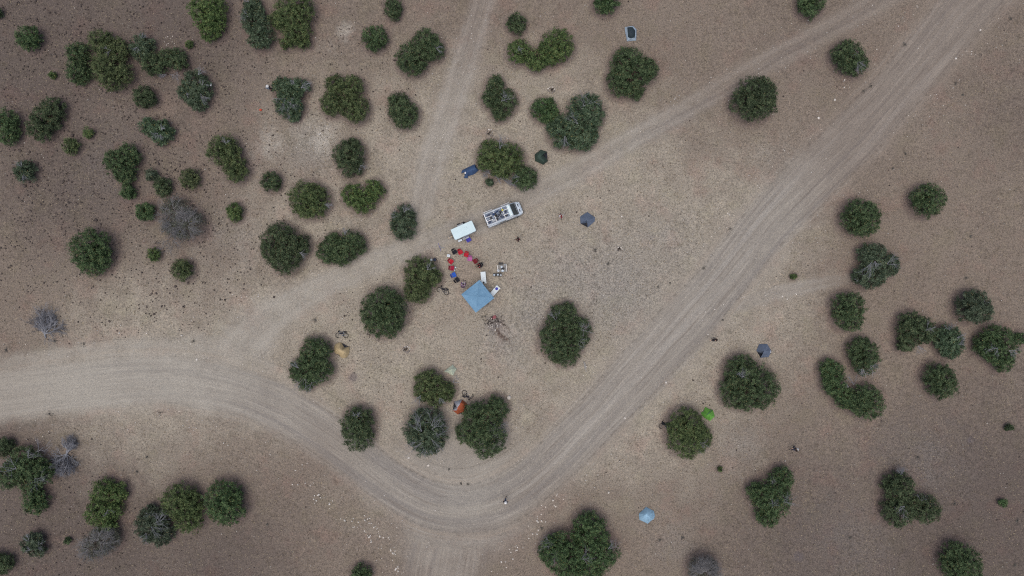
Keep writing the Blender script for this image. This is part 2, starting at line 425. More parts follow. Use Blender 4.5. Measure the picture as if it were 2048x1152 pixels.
RED = [(890,630,60,.5),(940,545,55,.8),(990,600,40,.5),(1050,420,60,.3),(1000,800,90,.4),(620,905,60,.5),(330,210,40,.7),(420,240,60,.5),(600,230,20,.6),(1000,870,60,.5),(1540,740,40,.4),(300,660,60,.2),(930,1080,60,.6),(880,740,40,.4)]
UMBER_VIGNETTE = [(60,80,330),(330,60,260,.85),(150,330,260,.8),(330,430,200,.5),(120,1120,330),(420,1130,220,.8),(0,960,200,.8),(1650,1120,300,.75),(1950,1080,330),(2060,800,220,.5),(2060,200,200,.45),(1600,60,160,.35),(700,40,160,.35),(700,1130,160,.3)]
RPALE = [(60,800,300),(330,740,220,.7),(150,720,160,.6),(940,985,90,.5),(600,600,170,.8),(750,522,130,.6),(470,690,120,.7),(1200,320,140,.35),(880,300,140,.35),(890,1090,110,.4)]
TRAIL = [(995+i*3.1, 660+i*3.6+4*math.sin(i*.7), 4.2, .9*(1-i/16)) for i in range(13)]
def soil_masks(x, y):
    x = np.asarray(x, float).ravel(); y = np.asarray(y, float).ravel()
    road, rel = road_fields(x, y)
    litter_shade = np.zeros_like(x)
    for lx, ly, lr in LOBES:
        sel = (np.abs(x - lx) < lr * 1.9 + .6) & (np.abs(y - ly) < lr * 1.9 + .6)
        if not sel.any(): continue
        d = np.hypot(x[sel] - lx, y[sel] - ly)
        litter_shade[sel] = np.maximum(litter_shade[sel], smooth(lr * 1.28 + .7, lr * .85, d))
    return dict(road=road, litter=litter_shade, tramp_vignette=blobs(x, y, TRAMPLED_VIGNETTE), grey=blobs(x, y, GREY), chalk=blobs(x, y, CHALK),  # litter: leaf litter plus painted contact shade under the crowns
                ash=np.maximum(blobs(x, y, ASH), 0), red=blobs(x, y, RED), umber_vignette=blobs(x, y, UMBER_VIGNETTE), rpale=blobs(x, y, RPALE), trail=blobs(x, y, TRAIL))

def soil_material(name, streaks):
    t = NT(name, 0.95, 0.12)
    p = t.pos()
    big = t.noise(p, 0.06, 4.0); mid = t.noise(p, 0.35, 4.0, 0.6); sm = t.noise(p, 1.6, 4.0, 0.65)
    fine = t.noise(p, 5.2, 3.0, 0.7); fine2 = t.noise(p, 11.0, 2.0, 0.6)
    def am(name_, gain=0.45, lo=0.25, hi=0.75):      # attribute broken up by noise so no edge is smooth
        a = t.attr(name_)
        w = t.math('ADD', a, t.math('MULTIPLY', t.math('SUBTRACT', t.math('ADD', mid, sm), 1.0), gain))
        return t.math('MULTIPLY', t.rng(w, lo, hi), t.rng(a, 0.0, 0.08))
    hue = t.noise(p, 0.22, 3.0, .6)
    c = t.mix(t.rng(big, .35, .65), (0.182, 0.149, 0.122), (0.200, 0.166, 0.136))                 # brown grassland soil
    c = t.mix(am('umber_vignette', .5, .1, .9), c, (0.116, 0.095, 0.083))                                    # darker stony soil, with lens corner vignette painted in
    c = t.mix(am('tramp_vignette', .5, .1, .8), c, t.mix(t.rng(mid, .35, .65), (0.270, 0.240, 0.197), (0.304, 0.271, 0.222)))  # dusty trampled soil; its falloff outward also paints lens vignette
    c = t.mix(t.math('MULTIPLY', t.rng(hue, .52, .70), .45), c, t.mix(1.0, c, (0.97, 1.0, 0.90), 'MULTIPLY'))
    c = t.mix(t.math('MULTIPLY', t.rng(hue, .48, .30), .6), c, t.mix(1.0, c, (1.06, 0.93, 0.93), 'MULTIPLY'))
    c = t.mix(t.math('MULTIPLY', am('red'), .40), c, (0.225, 0.170, 0.138))
    c = t.mix(t.math('MULTIPLY', am('grey', .6, .05, 1.15), .56), c, t.mix(t.rng(fine, .42, .6), (0.250, 0.241, 0.230), (0.160, 0.156, 0.152)))
    c = t.mix(t.math('MULTIPLY', am('chalk', .8, .15, .8), .72), c, (0.38, 0.355, 0.31))
    c = t.mix(t.math('MULTIPLY', am('litter', .8, .2, .95), .62), c, t.mix(t.rng(sm, .4, .6), (0.105, 0.080, 0.074), (0.165, 0.128, 0.116)))  # reddish leaf litter, deepened to paint contact shade under the crowns
    rd = am('road', .55, .05, .95)
    rc = t.mix(t.rng(mid, .3, .7), (0.252, 0.229, 0.199), (0.284, 0.259, 0.224))
    if streaks:
        u = t.node('ShaderNodeCombineXYZ')
        t.put(u.inputs[0], t.math('ADD', t.attr('lat'), t.math('MULTIPLY', t.math('SUBTRACT', mid, .5), .28))); t.put(u.inputs[1], t.math('MULTIPLY', t.attr('lon'), 0.028))
        s1 = t.noise(u.outputs[0], 0.75, 2.0); s2 = t.noise(u.outputs[0], 2.6, 3.0, .7); s3 = t.noise(u.outputs[0], 6.5, 2.0, .7)
        rs = t.mix(t.math('MULTIPLY', t.rng(s1, .48, .66), .75), rc, (0.214, 0.197, 0.180))
        rs = t.mix(t.math('MULTIPLY', t.rng(s1, .48, .34), .7), rs, (0.305, 0.284, 0.254))
        rs = t.mix(t.math('MULTIPLY', t.rng(s2, .53, .66), .5), rs, (0.172, 0.148, 0.128))
        rs = t.mix(t.math('MULTIPLY', t.rng(s2, .46, .34), .55), rs, (0.365, 0.336, 0.292))
        rs = t.mix(t.math('MULTIPLY', t.rng(s3, .56, .70), .28), rs, (0.135, 0.115, 0.100))
        rs = t.mix(t.math('MULTIPLY', t.attr('rut'), .55), rs, (0.325, 0.300, 0.265))
        rs = t.mix(t.math('MULTIPLY', t.math('MULTIPLY', t.attr('shoulder'), t.rng(s2, .35, .6)), .7), rs, (0.305, 0.262, 0.215))
        rs = t.mix(t.math('MULTIPLY', t.math('MULTIPLY', t.attr('edge'), t.rng(sm, .44, .60)), .6), rs, (0.120, 0.105, 0.088))
        rc = t.mix(t.attr('own'), rc, rs)
    rc = t.mix(t.math('SUBTRACT', 1.0, t.rng(t.attr('tramp_vignette'), .05, .6)), rc, t.mix(1.0, rc, (0.80, 0.755, 0.74), 'MULTIPLY'))   # road darker and browner away from the camp
    rc = t.mix(t.math('MULTIPLY', am('rpale', .5, .1, .9), .45), rc, (0.385, 0.365, 0.315))
    c = t.mix(rd, c, rc)
    c = t.mix(t.math('MULTIPLY', am('ash', .35, .25, .8), .6), c, (0.115, 0.100, 0.105))
    c = t.mix(t.math('MULTIPLY', am('trail', .25, .12, .5), .9), c, (0.105, 0.076, 0.062))
    mot = t.noise(p, 0.75, 5.0, .7)
    c = t.mix(t.math('MULTIPLY', t.rng(mot, .53, .66), t.math('MULTIPLY', t.math('SUBTRACT', 1.0, rd), .42)), c, t.mix(1.0, c, (0.66, 0.66, 0.62), 'MULTIPLY'))   # old grass mats
    # grit and dead grass: fine speckle, weaker on the roads; each fleck has its own colour
    k = t.math('SUBTRACT', 1.0, t.math('MULTIPLY', rd, .60))
    c = t.mix(t.math('MULTIPLY', t.rng(fine, .53, .63), t.math('MULTIPLY', k, .55)), c, t.mix(1.0, c, (0.42, 0.40, 0.38), 'MULTIPLY'))
    c = t.mix(t.math('MULTIPLY', t.rng(fine, .47, .37), t.math('MULTIPLY', k, .55)), c, t.mix(1.0, c, (1.55, 1.50, 1.42), 'MULTIPLY'))
    c = t.mix(t.math('MULTIPLY', t.rng(fine2, .55, .66), .5), c, t.mix(1.0, c, (0.5, 0.5, 0.5), 'MULTIPLY'))
    c = t.mix(t.math('MULTIPLY', t.rng(fine2, .44, .34), .45), c, t.mix(1.0, c, (1.5, 1.48, 1.45), 'MULTIPLY'))
    c = t.mix(t.math('MULTIPLY', t.rng(sm, .50, .66), t.math('MULTIPLY', k, .30)), c, t.mix(1.0, c, (0.62, 0.60, 0.60), 'MULTIPLY'))
    hsum = t.math('ADD', t.math('MULTIPLY', fine, .6), t.math('ADD', sm, t.math('MULTIPLY', fine2, .3)))
    t.bump(hsum, 0.7, 0.12)
    return t.base(c)
MAT_SOIL = soil_material('soil', False)
MAT_ROAD = soil_material('dirt_road', True)

def set_attrs(o, d):
    for k, v in d.items():
        a = o.data.attributes.new(k, 'FLOAT', 'POINT')
        a.data.foreach_set('value', np.asarray(v, np.float32))

def axis(lim, step, grow):
    core = np.arange(-lim, lim + step * .5, step)
    out = lim + np.cumsum(step * 1.9 ** np.arange(1, grow))
    return np.concatenate([-out[::-1], core, out])
gx, gy = axis(77, 0.36, 14), axis(45, 0.36, 14)
X, Y = np.meshgrid(gx, gy)
xf, yf = X.ravel(), Y.ravel()
inner = (np.abs(xf) < 95) & (np.abs(yf) < 60)
zf = np.where(inner, 0.0, 0.0)
zf[inner] = gz_arr(xf[inner], yf[inner])
nx_, ny_ = len(gx), len(gy)
ii = (np.arange(ny_ - 1)[:, None] * nx_ + np.arange(nx_ - 1)[None, :]).ravel()
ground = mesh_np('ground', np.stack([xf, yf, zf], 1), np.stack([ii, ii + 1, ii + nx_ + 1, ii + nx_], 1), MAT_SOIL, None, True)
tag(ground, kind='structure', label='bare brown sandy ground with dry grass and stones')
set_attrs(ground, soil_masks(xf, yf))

ROADLAB = {'main': ('dirt_road', 'wide pale graded dirt road curving through the picture'), 'track': ('dirt_track', 'narrow pale track passing the van and trailer'),
           'path': ('dirt_track', 'sandy track running up to the top edge'), 'branch': ('dirt_road', 'wide dirt junction arm leaving at the bottom edge'),
           'spur': ('dirt_track', 'short faint spur track right of the main road'), 'verge': ('road_verge', 'pale gravelly verge above the main road at left')}
for i, k_ in enumerate(['verge', 'spur', 'path', 'track', 'branch', 'main']):
    c = ROADC[k_]
    tdir = np.gradient(c[:, :2], axis=0); tdir /= np.linalg.norm(tdir, axis=1)[:, None]
    nrm = np.stack([-tdir[:, 1], tdir[:, 0]], 1)
    lon = np.concatenate([[0], np.cumsum(np.hypot(*np.diff(c[:, :2], axis=0).T))])
    m = 61
    u = np.linspace(-1.42, 1.42, m)
    wob = 1 + 0.045 * np.sin(lon * .21 + i) + 0.02 * np.sin(lon * .55 + 1)
    xs = c[:, None, 0] + nrm[:, None, 0] * u[None] * c[:, None, 2] * wob[:, None]
    ys = c[:, None, 1] + nrm[:, None, 1] * u[None] * c[:, None, 2] * wob[:, None]
    z = gz_arr(xs.ravel(), ys.ravel()).reshape(xs.shape) + 0.016 + 0.008 * i
    z[:, 0] -= 0.12; z[:, -1] -= 0.12
    z[0] -= 0.12; z[-1] -= 0.12
    n = len(c)
    jj = (np.arange(n - 1)[:, None] * m + np.arange(m - 1)[None]).ravel()
    o = mesh_np(ROADLAB[k_][0], np.stack([xs.ravel(), ys.ravel(), z.ravel()], 1), np.stack([jj, jj + 1, jj + m + 1, jj + m], 1)[:, ::-1], MAT_ROAD, None, True)
    tag(o, kind='structure', label=ROADLAB[k_][1])
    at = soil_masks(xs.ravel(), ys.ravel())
    at['lat'] = (u[None] * c[:, None, 2] + 0 * xs).ravel() + 13.7 * i
    at['lon'] = np.repeat(lon, m)
    ua = np.abs(u)
    at['shoulder'] = np.tile(np.exp(-((ua - .98) / .16) ** 2) * (1.0 if k_ == 'main' else 0.3), n)
    rut = np.zeros(m) if k_ in ('main', 'verge', 'branch') else np.exp(-((ua - .50) / .17) ** 2) - .35 * np.exp(-(ua / .2) ** 2)
    at['rut'] = np.clip(np.tile(rut, n), 0, 1)
    at['edge'] = np.tile((np.exp(-((ua - (.80 if k_ == 'main' else .95)) / .035) ** 2) + (.8 * np.exp(-((ua - 1.06) / .03) ** 2) if k_ == 'main' else 0)) * {'main': 1.0, 'branch': 0.0}.get(k_, .35), n)
    ends = np.minimum(lon, lon[-1] - lon)
    at['own'] = (smooth(1.34, 0.98, np.abs(u))[None] * smooth(0, 5, ends)[:, None]).ravel()
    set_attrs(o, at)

# ------------------------------------------------------------------ plants
def leaf_mat(name, dark, mid, light, dry=(0.13, 0.115, 0.05)):
    t = NT(name, 0.75, 0.22)
    g = t.node('ShaderNodeNewGeometry')
    r = g.outputs['Random Per Island']
    oi = t.node('ShaderNodeObjectInfo').outputs['Random']
    cl = t.noise(g.outputs['Position'], 1.7, 2.5, .6)
    f = t.math('ADD', t.math('MULTIPLY', r, .45), t.math('MULTIPLY', t.rng(cl, .36, .64), .62))
    c = t.mix(t.rng(f, .05, .6), dark, mid)
    c = t.mix(t.rng(f, .55, 1.05), c, light)
    c = t.mix(t.rng(r, .965, .97), c, dry)
    h = t.node('ShaderNodeHueSaturation')
    t.put(h.inputs['Hue'], t.math('ADD', .492, t.math('MULTIPLY', oi, .022)))
    t.put(h.inputs['Saturation'], t.math('ADD', .90, t.math('MULTIPLY', oi, .2)))
    t.put(h.inputs['Value'], t.math('ADD', .88, t.math('MULTIPLY', oi, .3)))
    t.put(h.inputs['Color'], c)
    return t.base(h.outputs[0])
LEAF = {D: leaf_mat('leaf_dark', (0.015, 0.027, 0.011), (0.052, 0.085, 0.037), (0.118, 0.160, 0.076)),
        O: leaf_mat('leaf_olive', (0.019, 0.031, 0.011), (0.068, 0.098, 0.038), (0.146, 0.180, 0.076)),
        G: leaf_mat('leaf_grey', (0.022, 0.036, 0.020), (0.062, 0.092, 0.054), (0.132, 0.168, 0.108)),
        B: leaf_mat('leaf_bare', (0.046, 0.052, 0.040), (0.086, 0.094, 0.072), (0.145, 0.152, 0.118))}
def bark(name, a, b):
    t = NT(name, .9, .15)
    v = t.noise(t.obj(), 14, 3)
    return t.base(t.mix(t.rng(v, .3, .7), a, b))
BARK = bark('bark', (0.07, 0.055, 0.042), (0.14, 0.115, 0.09))
DEADWOOD = bark('dead_wood', (0.13, 0.135, 0.155), (0.30, 0.305, 0.33))
DARKTWIG = bark('dark_twigs', (0.050, 0.052, 0.065), (0.13, 0.135, 0.155))
GREYWOOD = bark('grey_twigs', (0.11, 0.11, 0.115), (0.25, 0.245, 0.25))

def unit(v): return v / np.maximum(np.linalg.norm(v, axis=-1, keepdims=True), 1e-9)

def leaves(centers, outward, rng, k, rad, size, aspect, radial=False, zsq=.75):
    """diamond leaves scattered round each clump centre -> verts, faces"""
    n = len(centers)
    c = np.repeat(centers, k, 0); ow = np.repeat(outward, k, 0)
    R = np.repeat(rad, k)[:, None]
    off = unit(rng.normal(0, 1, (n * k, 3)) + np.array([0, 0, .35])) * rng.uniform(.35, 1.15, (n * k, 1)); off[:, 2] *= zsq
    c = c + off * R
    nr = unit(ow * .55 + np.array([0, 0, .45]) + rng.normal(0, .55, (n * k, 3)))
    if radial:
        td = unit(ow * 1.0 + rng.normal(0, .38, (n * k, 3)))
    else:
        td = unit(rng.normal(0, 1, (n * k, 3)))
    b = unit(np.cross(nr, td)); a = np.cross(b, nr)
    L = (size * rng.uniform(.6, 1.35, n * k))[:, None]
    W = L * aspect
    v = np.stack([c - a * L, c + b * W, c + a * L, c - b * W], 1).reshape(-1, 3)
    f = np.arange(len(v)).reshape(-1, 4)
    return v, f

def fan(mb, base, d, length, rad, rng, depth=3, spread=.55, droop=0.0, nsides=3, kids=(5, 4)):
    """a branching bare limb"""
    d = d.normalized()
    pts, rs = [base.copy()], [rad]
    p = base.copy(); dd = d.copy()
    for s in range(3):
        dd = (dd + Vector(rng.normal(0, .16, 3)) + Vector((0, 0, -droop))).normalized()
        p = p + dd * (length / 3)
        pts.append(p.copy()); rs.append(rad * (1 - .24 * (s + 1)))
    mb.tube(pts, rs, nsides, False)
    if depth <= 0: return
    for q in range(kids[0] if depth > 1 else kids[1]):
        t = pts[int(rng.integers(1, 4))]
        nd = (dd + Vector(rng.normal(0, spread, 3)) * 1.0).normalized()
        nd.z = nd.z * .6
        fan(mb, t, nd, length * rng.uniform(.45, .72), rad * .55, rng, depth - 1, spread, droop, nsides, kids)

def make_tree(ti, name, style, lobes, dead, label):
    rng = np.random.default_rng(1000 + ti)
    L = []
    for px, py, r in lobes:
        rm = r / PPM
        h = 1.22 * rm + 0.42
        if style == B: h *= .85
        x, y = wx(px, h * .55), wy(py, h * .55)
        L.append((x, y, rm, h))
    bx_ = sum(l[0] * l[2] for l in L) / sum(l[2] for l in L); by_ = sum(l[1] * l[2] for l in L) / sum(l[2] for l in L)
    bz_ = gz(bx_, by_)
    root = empty(name, (bx_, by_, bz_), 0, label, 'tree' if 'tree' in name else 'bush')
    base = np.array([bx_, by_, bz_])
    # trunk and limbs
    hm = max(l[3] for l in L); rmax = max(l[2] for l in L)
    tb = MB()
    tr = 0.06 + 0.035 * rmax * len(L) ** .5
    th = hm * .32
    tb.tube([(0, 0, -.15), (.02, .01, th * .5), (.05 * rng.normal(), .05 * rng.normal(), th)], [tr * 1.35, tr, tr * .8], 7)
    for l in L:
        for q in range(3 if rmax > .8 else 1):
            a = rng.uniform(0, 6.28); rr = l[2] * rng.uniform(.2, .65)
            e = Vector((l[0] - bx_ + rr * math.cos(a), l[1] - by_ + rr * math.sin(a), l[3] * rng.uniform(.55, .8)))
            m_ = Vector((e.x * .45, e.y * .45, th * .8 + .25 * e.z)) 
            tb.tube([(0, 0, th * .6), m_, e], [tr * .6, tr * .4, tr * .12], 5)
    tb.build('trunk', BARK, root, True)
    # crown
    V, F, nv = [], [], 0
    cr0 = {D: .27, O: .28, G: .31, B: .42}[style]
    for li, (x, y, r, h) in enumerate(L):
        cr = min(cr0, r * .42)
        cz, rz = h * .44, h * .56
        area = 2 * math.pi * r * (r * .55 + rz * .75)
        n = max(10, int(area / (cr * cr * 1.9)))
        d = unit(rng.normal(0, 1, (n * 2, 3)))
        d = d[d[:, 2] > -.42][:n]
        ph = rng.uniform(0, 6.28, 4)
        az = np.arctan2(d[:, 1], d[:, 0])
        lump = 1 + .04 * np.sin(3 * az + ph[0]) + .045 * np.sin(5 * az + ph[1] + 3 * d[:, 2]) + .05 * np.sin(9 * az + ph[2])
        rad = (lump * rng.uniform(.70, 1.05, len(d)))[:, None]
        # flatter sides near the ground so that the outline is ragged
        c = np.array([x - bx_, y - by_, cz]) + d * rad * np.array([r - cr * .45, r - cr * .45, rz - cr * .3])
        keep = np.ones(len(c), bool)
        for lj, (x2, y2, r2, h2) in enumerate(L):
            if lj == li: continue
            q = np.sqrt(((c[:, 0] + bx_ - x2) / r2) ** 2 + ((c[:, 1] + by_ - y2) / r2) ** 2 + ((c[:, 2] - h2 * .44) / (h2 * .56)) ** 2)
            keep &= q > .72
        keep &= rng.uniform(0, 1, len(c)) > (.04 if style in (D, O) else .16)
        c, dd = c[keep], d[keep]
        c[:, 2] = np.maximum(c[:, 2], .12)
        if len(c) == 0: continue
        crs = cr * rng.uniform(.7, 1.25, len(c))
        if style in (D, O):
            v, f = leaves(c, dd, rng, 28, crs, .070 if r > .8 else .064, .62)
            V.append(v); F.append(f + nv); nv += len(v)
            # darker inner leaves fill the depth
            n2 = len(c) // 3 + 2
            ci = np.array([x - bx_, y - by_, cz * .75]) + unit(rng.normal(0, 1, (n2, 3))) * np.array([r, r, rz]) * rng.uniform(.2, .66, n2)[:, None]
            ci[:, 2] = np.maximum(ci[:, 2], .15)
            v, f = leaves(ci, unit(rng.normal(0, 1, (n2, 3))), rng, 16, np.full(n2, cr * 1.2), .13, .6)
            V.append(v); F.append(f + nv); nv += len(v)
        elif style == G:
            do = unit(dd * np.array([1, 1, .45]))
            v, f = leaves(c, do, rng, 40, crs * 1.05, .14, .26, True)
            V.append(v); F.append(f + nv); nv += len(v)
            n2 = len(c) // 2 + 2
            ci = np.array([x - bx_, y - by_, cz * .9]) + unit(rng.normal(0, 1, (n2, 3))) * np.array([r, r, rz]) * rng.uniform(.2, .7, n2)[:, None]
            ci[:, 2] = np.maximum(ci[:, 2], .15)
            v, f = leaves(ci, unit(rng.normal(0, 1, (n2, 3))), rng, 14, np.full(n2, cr * 1.2), .13, .5)
            V.append(v); F.append(f + nv); nv += len(v)
        else:
            do = unit(dd * np.array([1, 1, .4]))
            v, f = leaves(c, do, rng, 52, crs * 1.3, .10, .30, True)
            V.append(v); F.append(f + nv); nv += len(v)
    # stray sprigs past the outline
    V, F = np.concatenate(V), np.concatenate(F)
    crown = mesh_np('crown', V, F, LEAF[style], root)
    # dead twigs among the leaves
    spots = list(dead)
    if style == G and rmax > 1.2:
        for q in range(2):
            l = lobes[int(rng.integers(0, len(lobes)))]
            a = rng.uniform(0, 6.28)
            spots.append((l[0] + l[2] * .35 * math.cos(a), l[1] - l[2] * .35 * math.sin(a), l[2] * .55, math.degrees(a)))
    if style == B:
        for q in range(30):
            l = lobes[q % len(lobes)]
            a = rng.uniform(0, 6.28)
            spots.append((l[0] + l[2] * .2 * math.cos(a), l[1] - l[2] * .2 * math.sin(a), l[2] * .8, math.degrees(a)))
    if spots:
        for px, py, ln, ang in spots:
            lx, ly, lr, lh = min(L, key=lambda l: (l[0] - wx(px, 1.5)) ** 2 + (l[1] - wy(py, 1.5)) ** 2)
            x0, y0 = wx(px, lh * .7), wy(py, lh * .7)
            u2 = min(.95, ((x0 - lx) ** 2 + (y0 - ly) ** 2) / lr ** 2)
            z0 = lh * .44 + lh * .56 * math.sqrt(1 - u2) * .86
            a = math.radians(ang)
            nb = 3
            db = MB()
            for q in range(nb):
                aa = a + (q - 1) * .45 + rng.normal(0, .12)
                fan(db, Vector((x0 - bx_, y0 - by_, max(.2, z0 + .02))), Vector((math.cos(aa), math.sin(aa), .28)), ln / PPM * .75, .026, rng, 2, .5, .03)
            db.build('dead_branch', GREYWOOD if style == B else DEADWOOD, root)
    return root
for ti, tr_ in enumerate(TREES):
    make_tree(ti, *tr_)

# leafless fallen trees: bare grey branch fans lying close to the ground
def dead_tree(px, py, fans, label, seed):
    rng = np.random.default_rng(seed)
    b = P(px, py)
    root = empty('dead_tree', b, 0, label, 'tree')
    for ang, ln, rise in fans:
        mb = MB()
        a = math.radians(ang)
        fan(mb, Vector((0, 0, .15)), Vector((math.cos(a), math.sin(a), rise)), ln / PPM * .74, .075, rng, 4, .40, .02, 3, (5, 4))
        mb.build('branch', DEADWOOD, root)
        mb = MB(); a += .12
        fan(mb, Vector((0, 0, .06)), Vector((math.cos(a), math.sin(a), rise * .25)), ln / PPM * .72, .06, rng, 4, .42, .03, 3, (5, 4))
        mb.build('twig_mat', DARKTWIG, root)
    tb = MB(); a = math.radians(fans[0][0] + 180)
    tb.tube([(math.cos(a) * .5, math.sin(a) * .5, .08), (0, 0, .16), (-math.cos(a) * .4, -math.sin(a) * .4, .3)], [.12, .10, .07], 7)
    tb.build('trunk', DEADWOOD, root, True)
dead_tree(91, 668, [(100, 34, .35), (84, 40, .35), (70, 36, .4), (56, 34, .3), (40, 36, .3), (24, 34, .3), (10, 32, .3), (118, 28, .3), (62, 24, .6)], 'blue grey dead tree fan lying above the main road at far left', 51)
dead_tree(134, 908, [(268, 32, .3), (254, 32, .3), (240, 32, .3), (226, 28, .3), (284, 32, .3), (298, 28, .3), (314, 24, .25), (210, 22, .3), (260, 20, .6)], 'larger dead grey branch fan beside the ragged tree at lower left', 52)
dead_tree(138, 902, [(50, 20, .3), (72, 24, .3), (30, 18, .3), (95, 20, .3), (62, 28, .4), (80, 14, .6)], 'smaller dead grey branch fan above the larger one at lower left', 53)

# ------------------------------------------------------------------ stones, pebbles, dry grass
def stone_mat(name, a, b, c_):
    t = NT(name, .92, .2)
    g = t.node('ShaderNodeNewGeometry')
    oi = t.node('ShaderNodeObjectInfo').outputs['Random']
    r = t.math('FRACT', t.math('ADD', g.outputs['Random Per Island'], t.math('MULTIPLY', oi, 3.7)))
    n = t.noise(g.outputs['Position'], 9, 3)
    c = t.mix(r, a, b)
    c = t.mix(t.math('MULTIPLY', t.rng(n, .45, .7), .6), c, c_)
    t.bump(n, .4, .03)
    return t.base(c)
PALE = stone_mat('limestone', (0.50, 0.46, 0.41), (0.66, 0.62, 0.57), (0.36, 0.32, 0.27))
DARKROCK = stone_mat('lava_rock', (0.040, 0.033, 0.033), (0.110, 0.088, 0.080), (0.14, 0.115, 0.10))
GREYROCK = stone_mat('grey_stone', (0.16, 0.145, 0.135), (0.30, 0.27, 0.25), (0.10, 0.085, 0.08))
CHAR = stone_mat('charred_wood', (0.018, 0.015, 0.015), (0.05, 0.042, 0.04), (0.09, 0.07, 0.06))

def ico():
    t = (1 + 5 ** .5) / 2
    v = unit(np.array([(-1,t,0),(1,t,0),(-1,-t,0),(1,-t,0),(0,-1,t),(0,1,t),(0,-1,-t),(0,1,-t),(t,0,-1),(t,0,1),(-t,0,-1),(-t,0,1)], float))
    f = np.array([(0,11,5),(0,5,1),(0,1,7),(0,7,10),(0,10,11),(1,5,9),(5,11,4),(11,10,2),(10,7,6),(7,1,8),(3,9,4),(3,4,2),(3,2,6),(3,6,8),(3,8,9),(4,9,5),(2,4,11),(6,2,10),(8,6,7),(9,8,1)])
    return v, f
IV, IF = ico()
def rock_mesh(name, mat, seed):
    rng = np.random.default_rng(seed)
    v = IV * rng.uniform(.72, 1.15, (12, 1)) * np.array([1, rng.uniform(.65, .95), rng.uniform(.5, .75)])
    o = mesh_np(name, v, IF, mat, None, False, 3)
    me = o.data
    bpy.data.objects.remove(o)
    return me
ROCKM = {k: [rock_mesh('rock', m, 60 + i) for i in range(6)] for k, m in (('pale', PALE), ('dark', DARKROCK), ('grey', GREYROCK))}
def rock(kind, x, y, r, label, group, parent=None, name='stone', z=None):
    o = bpy.data.objects.new(name, ROCKM[kind][random.randrange(6)])
    o.scale = (r, r * random.uniform(.8, 1.1), r * random.uniform(.8, 1.05))
    o.rotation_euler = (random.uniform(-.2, .2), random.uniform(-.2, .2), random.uniform(0, 6.28))
    o.location = (x, y, (gz(x, y) if z is None else z) + r * .28)
    COL.objects.link(o)
    if parent: o.parent = parent
    else: tag(o, label, 'stone', group)
    return o

# single larger stones the photograph shows (px, py, radius px)
for px, py, r, lab in [
    (1018,795,6,'large pale stone right of the big tree by the orange tent'), (818,915,3.6,'pale stone below the silvery juniper, nearest it'),
    (857,930,4,'flat pinkish stone below and right of the silvery juniper'), (1332,765,3.4,'pale oblong stone on the lower right side of the main road'),
    (1250,836,2.8,'round white stone left of the tree with the green tent'), (1669,200,3.2,'pale stone beside a grey one above the main road, upper right'),
    (1637,236,3.6,'white oblong stone on the slope left of the main road, upper right'), (1912,117,3,'pale round stone right of the main road near the top right'),
    (1961,60,3,'white stone close to the top right corner'), (364,671,3.2,'pale round stone on the upper verge of the main road at left'),
    (393,719,3,'pale round stone on the verge just above the road bend at left'), (690,1040,3.2,'largest white stone in the scatter left of the junction'),
    (1217,1008-23,3.2,'pale cracked stone right of the junction'), (1176,928,1.8,'lone white stone right of the main road above the junction'),
    (448,886,2,'left of two white stones below the road at lower left'), (457,890,2,'right of two white stones below the road at lower left'),
    (1689,160,2.4,'small pale stone below the tree with a grey dead patch'), (1689-1,175,2.2,'small white stone lower still below the tree with a grey dead patch'),
    (1753,99,2.2,'white stone between the upper right tree and the main road'), (1243,433,2.6,'white stone right of the dark grey tent'),
    (693,582,1.8,'small white stone above the large round dense tree'), (846,627,2.0,'white stone right of the large round dense tree'),
    (929,668,1.6,'tiny white stone left of the stone strewn campfire'), (383,640,1.6,'small white stone above the verge at left'),
    (1416,669,2.0,'white sliver stone beside the person with an outstretched arm'), (382,688,2,'pale stone beside a small dark bush at the road fork'),
    (240,666,2.2,'flat white stone in the row above the main road at left'), (294,666,2,'white stone at the right end of the row above the main road at left'),
    (51,689,1.8,'reddish white stone left of the dead tree fan at far left'), (605,929,2,'white stone left of the main road in its lower bend')]:
    x, y = wx(px), wy(py)
    rock('pale', x, y, r / PPM, lab, None)

def scatter_line(pts, n, spread, rlo, rhi, label, group, kind='pale'):
    pts = [(wx(a), wy(b)) for a, b in pts]
    for _ in range(n):
        i = random.randrange(len(pts) - 1); t = random.random()
        x = pts[i][0] * (1 - t) + pts[i + 1][0] * t + random.gauss(0, spread)
        y = pts[i][1] * (1 - t) + pts[i + 1][1] * t + random.gauss(0, spread)
        q = (i + t) / (len(pts) - 1) * 2.999
        hor = abs(pts[-1][0] - pts[0][0]) > abs(pts[-1][1] - pts[0][1])
        w = ['left', 'middle', 'right'] if hor else ['upper', 'middle', 'lower']
        if (hor and pts[-1][0] < pts[0][0]) or (not hor and pts[-1][1] > pts[0][1]): w = w[::-1]
        rock(kind, x, y, random.uniform(rlo, rhi) * random.uniform(.8, 1.35), label + ', ' + w[int(q)] + ' third', group)
scatter_line([(590,955),(640,995),(680,1035),(730,1060),(760,1100),(785,1150)], 46, .55, .07, .17, 'small white stone in the outer line along the left side of the junction', 'stones left of the junction')
scatter_line([(725,1030),(760,1060),(785,1100),(800,1150)], 30, .3, .07, .17, 'small white stone in the inner line along the left side of the junction', 'stones edging the junction')
scatter_line([(1122,992),(1090,1020),(1075,1050),(1040,1090),(1000,1130)], 34, .5, .07, .16, 'small white stone in the line along the right side of the junction', 'stones right of the junction')
scatter_line([(1395,640),(1450,605),(1530,588),(1600,590)], 26, .4, .05, .12, 'small white stone along the short spur track', 'stones along the spur track')
scatter_line([(860,170),(900,230),(880,290),(870,330)], 24, 1.1, .05, .10, 'small white stone on the sandy track leading to the top', 'stones on the sandy track')
